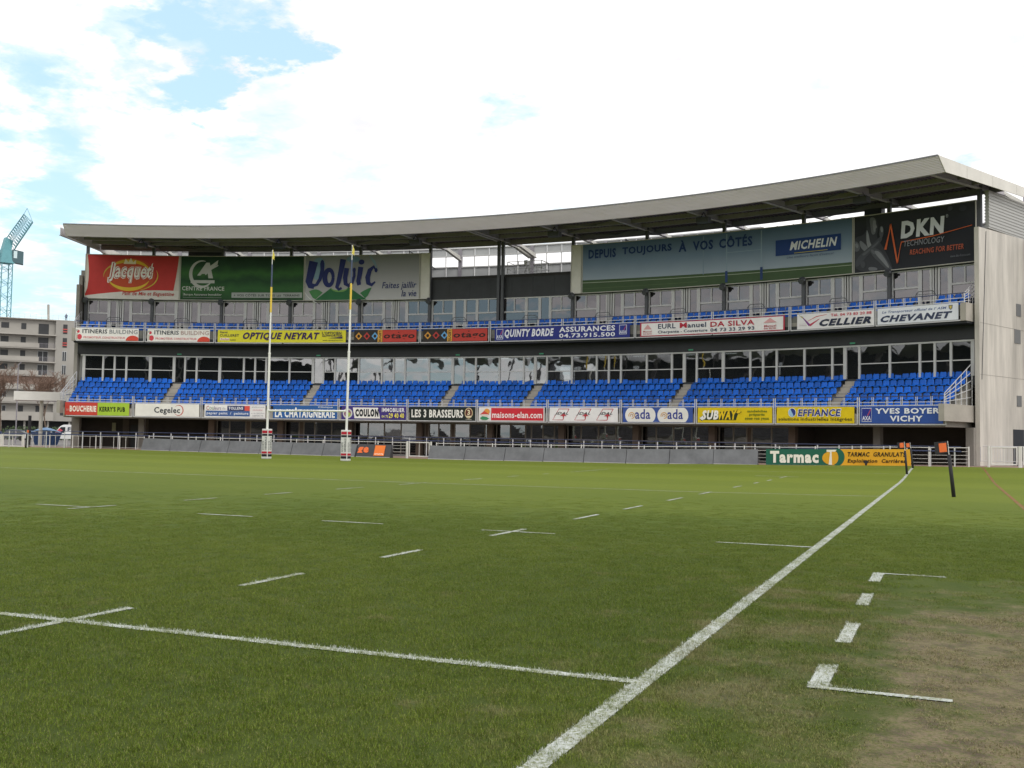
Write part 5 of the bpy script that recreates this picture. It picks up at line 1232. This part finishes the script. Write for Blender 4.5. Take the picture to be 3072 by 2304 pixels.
def car(o, yaw, col, label, van=False, name='parked_car'):
    root = thing(name, o, label, 'van' if van else 'car', 'vehicles parked beyond the skips'); F = local(o, yaw)
    L_, Wd, H = (4.9,1.9,2.2) if van else (4.1,1.7,1.45); m = mat('car_paint_%02x%02x%02x' % tuple(int(255*c) for c in col), col, .25, .1, spec=.6)
    if van: prof = [(-.5,.3),(-.5,.85),(-.44,.95),(-.34,1.0),(-.2,1.95),(-.12,2.15),(.49,2.2),(.5,.3)]
    else: prof = [(-.5,.3),(-.5,.68),(-.46,.78),(-.22,.9),(-.08,1.35),(.02,1.44),(.26,1.40),(.44,.98),(.5,.9),(.5,.3)]
    mb = MB(); n = len(prof); vs = []
    for k, ins in ((-1,0),(1,0)):
        for x, z in prof: vs.append(F(x*L_, k*(Wd/2-(.16*max(0,(z-.9))/.55 if z > .9 else 0)*(.4 if van else 1)), z))
    mb.add(vs, [tuple(range(n)), tuple(range(2*n-1,n-1,-1))]+[(i,n+i,n+(i+1)%n,(i+1)%n) for i in range(n)])
    b_ = mb.build('body', m, root); bv = b_.modifiers.new('bevel','BEVEL'); bv.width = .05; bv.segments = 2
    gl = [[(-.20,.96),(-.085,1.30),(.04,1.36),(.04,.96)],[(.06,.96),(.06,1.36),(.25,1.32),(.40,.98)]] if not van else [[(-.30,1.1),(-.19,1.85),(-.08,1.85),(-.08,1.1)]]
    for g in gl:
        for k in (-1,1):
            mb = MB(); mb.add([F(x*L_, k*(Wd/2-.16*max(0,z-.9)/.55*(.4 if van else 1)+.015), z) for x, z in g], [tuple(range(len(g)))]); mb.build('window', CARGLASS, root)
    for x in (-.32,.31):
        for k in (-1,1): mb = MB(); mb.tube(F(x*L_,k*(Wd/2-.18),.32), F(x*L_,k*(Wd/2+.02),.32), .32, 14); mb.build('wheel', TYRE, root)
    for k in (-.6,.6): mb = MB(); a = F(-.505*L_, k*Wd/2, .66); mb.box(a.x-.08,a.y-.08,a.z-.07,a.x+.08,a.y+.08,a.z+.07); mb.build('headlight', mat('headlight', (.7,.7,.68), .2), root)
    return root, F
car((-107.0,96.2,.05), YAW+.15, (.55,.56,.57), 'silver car parked behind the white canopy column')
r_, F_ = car((-104.7,98.8,.05), YAW+.05, (.72,.73,.73), 'white van with dark letters, next to the stand corner', True, 'parked_van')
print_items([('t','FU',.0,.0,1,1,'#3a4250',.03,0)], lambda u, v, d: F_(-.1+u, -.97-d, 1.35+v), .9, .5, r_)
print_items([('p',[(0,.1),(.5,1),(1,.5),(.6,0)],'#c8505a')], lambda u, v, d: F_(-1.5+u, -.97-d, 1.1+v), .8, .6, r_)
car((-109.4,94.0,.05), YAW-.1, (.10,.11,.12), 'dark grey car parked under the apartment block, second from the canopy')
car((-113.5,90.5,.05), YAW-.05, (.30,.32,.35), 'mid grey car parked under the apartment block, third from the canopy')
car((-117.5,86.5,.05), YAW, (.05,.06,.09), 'near-black car parked at the picture edge')
root = thing('hedge', (-118,112,0), 'dark green clipped hedge behind the parked vehicles', 'hedge'); F = local((-118,112,0), YAW)
mb = MB(); rr = random.Random(9)
for i in range(2600):
    x, y, z = rr.uniform(-16,16), rr.uniform(-.6,.6), rr.uniform(0,1.9); c = F(x,y,z); a = rr.uniform(0,6.3); s_ = .13
    mb.add([c+Vector((s_*cos(a),s_*sin(a),0)), c+Vector((-s_*.5,s_*.4,s_)), c-Vector((s_*cos(a),s_*sin(a),.05)), c+Vector((0,-s_*.5,-s_))], [(0,1,2,3)])
mb.build('leaves', mat('hedge_green', (.045,.075,.025), .8, var=.4, scale=2), root)

# ---------------------------------------------------------------- apartment block under construction
FD = Vector((9.7,10.4,0)).normalized(); FN = Vector((FD.y,-FD.x,0)); A0 = Vector((-178.0,152.2,0))
def AP(px, d, z): v = A0+FD*(px*.0632)-FN*d; return Vector((v.x, v.y, z))
RAWC = mat('raw_pale_concrete', (.35,.335,.305), .9, var=.12, scale=.12, bump=.1, bscale=2)
RAWB = mat('balcony_concrete', (.39,.37,.335), .9, var=.12, scale=.15)
VOID = mat('dark_opening', (.03,.032,.035), .5, var=.3, scale=.3)
WFR = mat('window_white', (.5,.52,.53), .5)
apt = thing('apartment_block', A0+FD*4, 'long pale concrete apartment block under construction with rows of balconies', 'building')
def ab(mb, p0, p1, d0, d1, z0, z1): return mb.hexa([AP(p0,d0,z0),AP(p1,d0,z0),AP(p1,d1,z0),AP(p0,d1,z0),AP(p0,d0,z1),AP(p1,d0,z1),AP(p1,d1,z1),AP(p0,d1,z1)])
FLZ = [4.05,6.95,9.8,12.6,15.45,18.25,21.1]; TOP = 24.25
mb = MB(); ab(mb, -330, 166, 0, 14, 3.3, TOP); ab(mb, 166, 270, -.9, 14, 3.3, TOP); mb.build('wall', RAWC, apt)
mb = MB(); ab(mb, -330, 270, 4, 14, 0, 3.3); mb.build('ground_floor_wall', VOID, apt)
for p0 in (-320,-230,-140,-60,10,80,150,215,262): mb = MB(); ab(mb, p0, p0+6, -.5, .1, 0, 3.3); mb.build('pillar', RAWC, apt)
for k, z in enumerate(FLZ):
    if k >= 1:
        mb = MB(); ab(mb, -330, 168, -1.5, 0, z-.12, z+.12); mb.build('balcony_slab', RAWB, apt)
    if 0 <= k <= 5 and k != 6:
        zz = z
        mb = MB(); ab(mb, -330, 118 if k > 1 else 168, -1.6, -1.48, zz+(.12 if k else -.7), zz+1.05); mb.build('balcony_parapet', RAWB, apt)
        mb = MB()
        for p_ in range(120, 167, 4): mb.beam(AP(p_,-1.5,zz+.1), AP(p_,-1.5,zz+1.05), .04)
        mb.beam(AP(118,-1.5,zz+1.05), AP(166,-1.5,zz+1.05), .05); mb.build('balcony_railing', STEEL_G, apt)
    def win(p0, p1, z0, z1, d=-.02, red=False, split=False):
        mb = MB(); ab(mb, p0, p1, d-.02, d+.05, z0, z1); w = mb.build('window', VOID, apt)
        if split:
            mb = MB(); m = (p0+p1)/2; ab(mb, m-.7, m+.7, d-.08, d-.02, z0, z1); ab(mb, p0, p1, d-.08, d-.02, z1-.1, z1); ab(mb, p0, p0+1, d-.08, d-.02, z0, z1); ab(mb, p1-1, p1, d-.08, d-.02, z0, z1); mb.build('frame', WFR, w)
        if red:
            for zr in (z0+.35, z0+.85): mb = MB(); ab(mb, p0-.5, p1+.5, d-.10, d-.04, zr, zr+.22); mb.build('safety_board', mat('safety_red', (.50,.08,.07), .6), w)
    win(3, 26, z+1.2, z+2.35, split=k in (0,1,2)); win(62, 77, z+1.1, z+2.35); win(114, 145, z+.25, z+2.4, split=k in (3,4)); win(188, 201, z+.45, z+2.45, -.92, k >= 5, k in (2,3,4))
    for q in range(1, 5): win(3-q*62, 22-q*62, z+1.1, z+2.35)
mb = MB(); ab(mb, -330, 168, -.06, 0, 9.95, 12.4); mb.build('pinkish_render', mat('pink_render', (.40,.29,.24), .9, var=.2, scale=.3), apt)
mb = MB(); ab(mb, -330, 268, -.95, 14.1, TOP, TOP+.18); mb.build('roof_slab', RAWB, apt)
mb = MB(); mb.beam(AP(143,2,TOP), AP(141,2,TOP+3.6), .35); mb.build('formwork_prop', RAWB, apt)
mb = MB()
for p_ in range(20, 226, 17): mb.beam(AP(p_,1,TOP), AP(p_,1,TOP+1.3), .05)
for z in (TOP+.7, TOP+1.3): mb.beam(AP(20,1,z), AP(225,1,z), .04)
mb.build('edge_guard', mat('guard_pale', (.6,.62,.62), .6), apt)

# worker standing on the roof
def figure(o, yaw, name, label, col_body, col_legs, col_head):
    root = thing(name, o, label, 'person'); F = local(o, yaw)
    me = bpy.data.meshes.new('body'); P = [(0,0,.95),(0,0,1.25),(0,0,1.42),(0,0,1.53),(0,-.02,1.68),(-.19,0,1.40),(-.25,.02,1.12),(-.2,-.12,.92),(.19,0,1.40),(.26,.02,1.12),(.24,-.1,.88),(-.1,0,.9),(-.13,-.02,.5),(-.13,.0,.07),(-.13,-.14,.04),(.1,0,.9),(.14,.04,.5),(.15,.08,.07),(.15,-.06,.04)]
    E_ = [(0,1),(1,2),(2,3),(3,4),(2,5),(5,6),(6,7),(2,8),(8,9),(9,10),(0,11),(11,12),(12,13),(13,14),(0,15),(15,16),(16,17),(17,18)]
    R_ = [.14,.15,.13,.06,.11,.07,.05,.04,.07,.05,.04,.10,.075,.05,.045,.10,.075,.05,.045]
    me.from_pydata([F(*p)-Vector(o) for p in P], E_, []); ob = bpy.data.objects.new('body', me); COL.objects.link(ob); ob.parent = root
    sk = ob.modifiers.new('skin','SKIN'); ob.modifiers.new('sub','SUBSURF').levels = 1
    for v, r in zip(me.skin_vertices[0].data if me.skin_vertices else [], R_): v.radius = (r, r)
    if me.skin_vertices: me.skin_vertices[0].data[0].use_root = True
    m = bpy.data.materials.new('worker_clothes'); m.use_nodes = True; nt = m.node_tree
    tc = nt.nodes.new('ShaderNodeTexCoord'); s = nt.nodes.new('ShaderNodeSeparateXYZ'); nt.links.new(tc.outputs['Object'], s.inputs[0])
    cr = nt.nodes.new('ShaderNodeValToRGB'); cr.color_ramp.interpolation = 'CONSTANT'; e = cr.color_ramp.elements
    mr = nt.nodes.new('ShaderNodeMapRange'); mr.inputs[1].default_value = 0; mr.inputs[2].default_value = 1.8; nt.links.new(s.outputs[2], mr.inputs[0]); nt.links.new(mr.outputs[0], cr.inputs[0])
    e[0].position = 0; e[0].color = (*col_legs,1); e[1].position = .52; e[1].color = (*col_body,1); q = e.new(.83); q.color = (.35,.22,.16,1)
    nt.links.new(cr.outputs[0], nt.nodes['Principled BSDF'].inputs['Base Color']); me.materials.append(m)
    mb = MB(); mb.tube(F(0,-.02,1.70), F(0,-.02,1.80), .13, 12, .07); mb.build('hard_hat', mat('hat', col_head, .5), root)
figure(AP(197,2,TOP+.18), YAW, 'person', 'worker in dark clothes standing on the roof of the unfinished apartment block', (.05,.07,.14), (.04,.05,.09), (.5,.5,.5))

# ---------------------------------------------------------------- tower crane
CR = mat('crane_green', (.13,.34,.38), .6, var=.15, scale=.4)
crane = thing('tower_crane', (-192.6,165.8,0), 'blue-green lattice tower crane rising behind the apartment block', 'crane')
F = local((-192.6,165.8,0), math.atan2(.747,.665)+.35); MWD = 1.15
mb = MB()
for x in (-MWD, MWD):
    for y in (-MWD, MWD): mb.beam(F(x,y,0), F(x,y,38.4), .16)
z = 0
while z < 38:
    for a, b in (((-1,-1),(1,-1)),((1,-1),(1,1)),((1,1),(-1,1)),((-1,1),(-1,-1))):
        A_ = (a[0]*MWD,a[1]*MWD); B_ = (b[0]*MWD,b[1]*MWD); mb.beam(F(*A_,z), F(*B_,z), .08); mb.beam(F(*A_,z), F(*B_,min(z+1.55,38.4)), .07); mb.beam(F(*B_,z+1.55), F(*A_,min(z+3.1,38.4)), .07)
    z += 3.1
mb.build('mast', CR, crane)
mb = MB(); mb.hexa([F(-1.5,-1.5,38.4), F(1.5,-1.5,38.4), F(1.5,1.5,38.4), F(-1.5,1.5,38.4), F(-1.1,-1.1,41.4), F(1.1,-1.1,41.4), F(1.1,1.1,41.4), F(-1.1,1.1,41.4)])
mb.hexa([F(-.9,-.9,41.4), F(.9,-.9,41.4), F(.9,.9,41.4), F(-.9,.9,41.4), F(-.3,-.7,44.2), F(1.2,-.7,43.6), F(1.2,.7,43.6), F(-.3,.7,44.2)]); mb.build('slewing_head', CR, crane)
F2 = local((-192.6,165.8,0), math.atan2(.747,.665))
mb = MB(); mb.hexa([F2(1.3,-1.0,38.7), F2(3.6,-1.0,38.4), F2(3.6,1.0,38.4), F2(1.3,1.0,38.7), F2(1.3,-1.0,41.6), F2(3.6,-1.0,41.2), F2(3.6,1.0,41.2), F2(1.3,1.0,41.6)]); mb.build('cab', mat('crane_cab', (.06,.12,.14), .5), crane)
mb = MB(); mb.hexa([F2(1.6,-1.06,39.6), F2(2.3,-1.06,39.6), F2(2.3,-1.0,39.6), F2(1.6,-1.0,39.6), F2(1.6,-1.06,41.2), F2(2.3,-1.06,41.2), F2(2.3,-1.0,41.2), F2(1.6,-1.0,41.2)]); mb.build('cab_window', mat('cab_glass', (.6,.75,.78), .1), crane)
mb = MB(); A_ = F2(.8,0,42.8); B_ = F2(4.2,-4,48.3); d = (B_-A_)/12; 
side = Vector((.665,.747,0)); up_ = Vector((0,0,1))
ch = [side*(-1.0)+up_*.9, side*1.0-up_*.9+FN*.8, side*.9-up_*1.0-FN*.8]
for c in ch: mb.beam(A_+c, B_+c*.9, .16)
for i in range(12):
    for u in range(3):
        p0, p1 = A_+d*i, A_+d*(i+1); mb.beam(p0+ch[u], p1+ch[(u+1)%3], .08); mb.beam(p1+ch[(u+1)%3], p1+ch[u], .07)
mb.beam(B_+ch[0]*.9, B_+up_*2.2-side*.3, .10); mb.beam(B_+ch[1]*.9, B_+up_*2.2-side*.3, .07)
mb.build('jib', CR, crane)
mb = MB(); mb.beam(F2(-1,0,40.5), F2(-8,3,39.6), 1.2, .4); mb.hexa([F2(-8,2,37.5), F2(-5,1,37.5), F2(-5,3,37.5), F2(-8,4,37.5), F2(-8,2,39.5), F2(-5,1,39.5), F2(-5,3,39.5), F2(-8,4,39.5)]); mb.build('counterjib', CR, crane)

# ---------------------------------------------------------------- bare trees before the apartment block
BARK = mat('bark', (.13,.095,.07), .9, var=.3, scale=3); TWIG = mat('twig', (.20,.13,.095), .9, var=.3, scale=2)
def bare_tree(o, h, seed, label, spread=1.0):
    rr = random.Random(seed); root = thing('bare_tree', o, label, 'tree', 'bare trees before the apartment block'); T_ = MB(); tw = MB(); O = Vector(o)
    def grow(p, d, ln, r, lv):
        n = 3; q = p
        for i in range(n):
            d = (d+Vector((rr.uniform(-.16,.16),rr.uniform(-.16,.16),rr.uniform(-.02,.12)))).normalized(); q2 = q+d*ln/n
            (T_ if lv < 3 else tw).tube(q, q2, max(r*(1-i*.2),.017), 5 if lv < 3 else 3, max(r*(1-(i+1)*.2),.014), cap=False); q = q2
            if lv >= 2 and i < 2 and lv < 6:
                s_ = (d+Vector((rr.uniform(-1,1),rr.uniform(-1,1),rr.uniform(-.2,.8)))).normalized(); grow(q, s_, ln*.55, r*.45, lv+1)
        if lv < 6 and r > .006:
            for _ in range(3 if lv < 4 else 2):
                s_ = (d+Vector((rr.uniform(-.9,.9)*spread,rr.uniform(-.9,.9)*spread,rr.uniform(-.2,.5)))).normalized(); grow(q, s_, ln*rr.uniform(.6,.8), r*.55, lv+1)
    grow(O, Vector((0,0,1)), h*.30, .17, 0)
    T_.build('trunk', BARK, root); tw.build('twigs', TWIG, root)
bare_tree((-106.6,97.4,0.05), 11, 4, 'bare brown tree right behind the white canopy column', 1.2)
bare_tree((-112.5,95.0,0.05), 12, 11, 'bare brown tree farther along the apartment block', 1.3)
bare_tree((-118.5,88.0,0.05), 11, 23, 'bare brown tree at the picture edge before the balconies', 1.3)
root = thing('lamp_post', (-90,77,0), 'thin grey lamp post behind the farther blue skip', 'lamp post'); mb = MB(); mb.tube((-90,77,0), (-90,77,8.5), .07, 8, .05); mb.beam((-90,77,8.4), (-89.2,76.6,8.6), .08); mb.build('pole', STEEL_G, root)

# ---------------------------------------------------------------- the stands on the other sides of the pitch (seen mirrored in the glazing)
def far_stand(name, x0, y0, x1, y1, nx_, ny_, label, h, n):
    root = thing(name, ((x0+x1)/2,(y0+y1)/2,0), label, 'grandstand'); D_ = Vector((x1-x0,y1-y0,0)); L_ = D_.length; D_.normalize(); Nn = Vector((nx_,ny_,0))
    def Q(u, d, z): v = Vector((x0,y0,0))+D_*u-Nn*d; return Vector((v.x,v.y,z))
    def qb(mb, u0, u1, d0, d1, za0, za1, zb0=None, zb1=None):
        zb0 = za0 if zb0 is None else zb0; zb1 = za1 if zb1 is None else zb1
        mb.hexa([Q(u0,d0,za0),Q(u1,d0,za0),Q(u1,d1,zb0),Q(u0,d1,zb0),Q(u0,d0,za1),Q(u1,d0,za1),Q(u1,d1,zb1),Q(u0,d1,zb1)])
    mb = MB()
    for k in range(12): qb(mb, 0, L_, 1+k*.9, 1.9+k*.9, 0, 1.2+.55*k)
    mb.build('terrace', TREAD, root)
    mb = MB()
    for k in range(12): qb(mb, 1, L_-1, 1.4+k*.9, 1.75+k*.9, 1.6+.55*k, 2.0+.55*k)
    mb.build('seat_rows', mat('far_seats', (.10,.10,.11), .7), root)
    mb = MB(); qb(mb, 0, L_, 12, 12.6, 0, h-2.5); mb.build('back_wall', CLAD_K, root)
    m = MB(); st = L_/n
    for i in range(n):
        hh = h+(1.2 if i % 2 else -1.0)
        vs = []
        for a in range(7):
            u = st*i+st*a/6; s_ = sin(pi*a/6)
            vs += [Q(u,-1.5,h-4.5+3.4*s_), Q(u,6,hh-2.5+2.6*s_), Q(u,13,h-3.4+2.0*s_)]
        m.add(vs, [(3*a,3*a+3,3*a+4,3*a+1) for a in range(6)]+[(3*a+1,3*a+4,3*a+5,3*a+2) for a in range(6)])
    m.build('tent_roof', mat('tent_roof_grey', (.36,.37,.38), .6), root)
    for i in range(n+1): mb = MB(); mb.beam(Q(min(st*i,L_-.3),11.8,0), Q(min(st*i,L_-.3),5,h+2.5), .4); mb.build('mast', STEEL_G, root)
far_stand('side_grandstand', -80, 40, -80, -64, 1, 0, 'long side grandstand with a white tent-like roof along the far touchline', 21, 8)
far_stand('end_grandstand', -74, -72, 6, -72, 0, 1, 'end grandstand with a white tent-like roof behind the photographer', 21, 7)
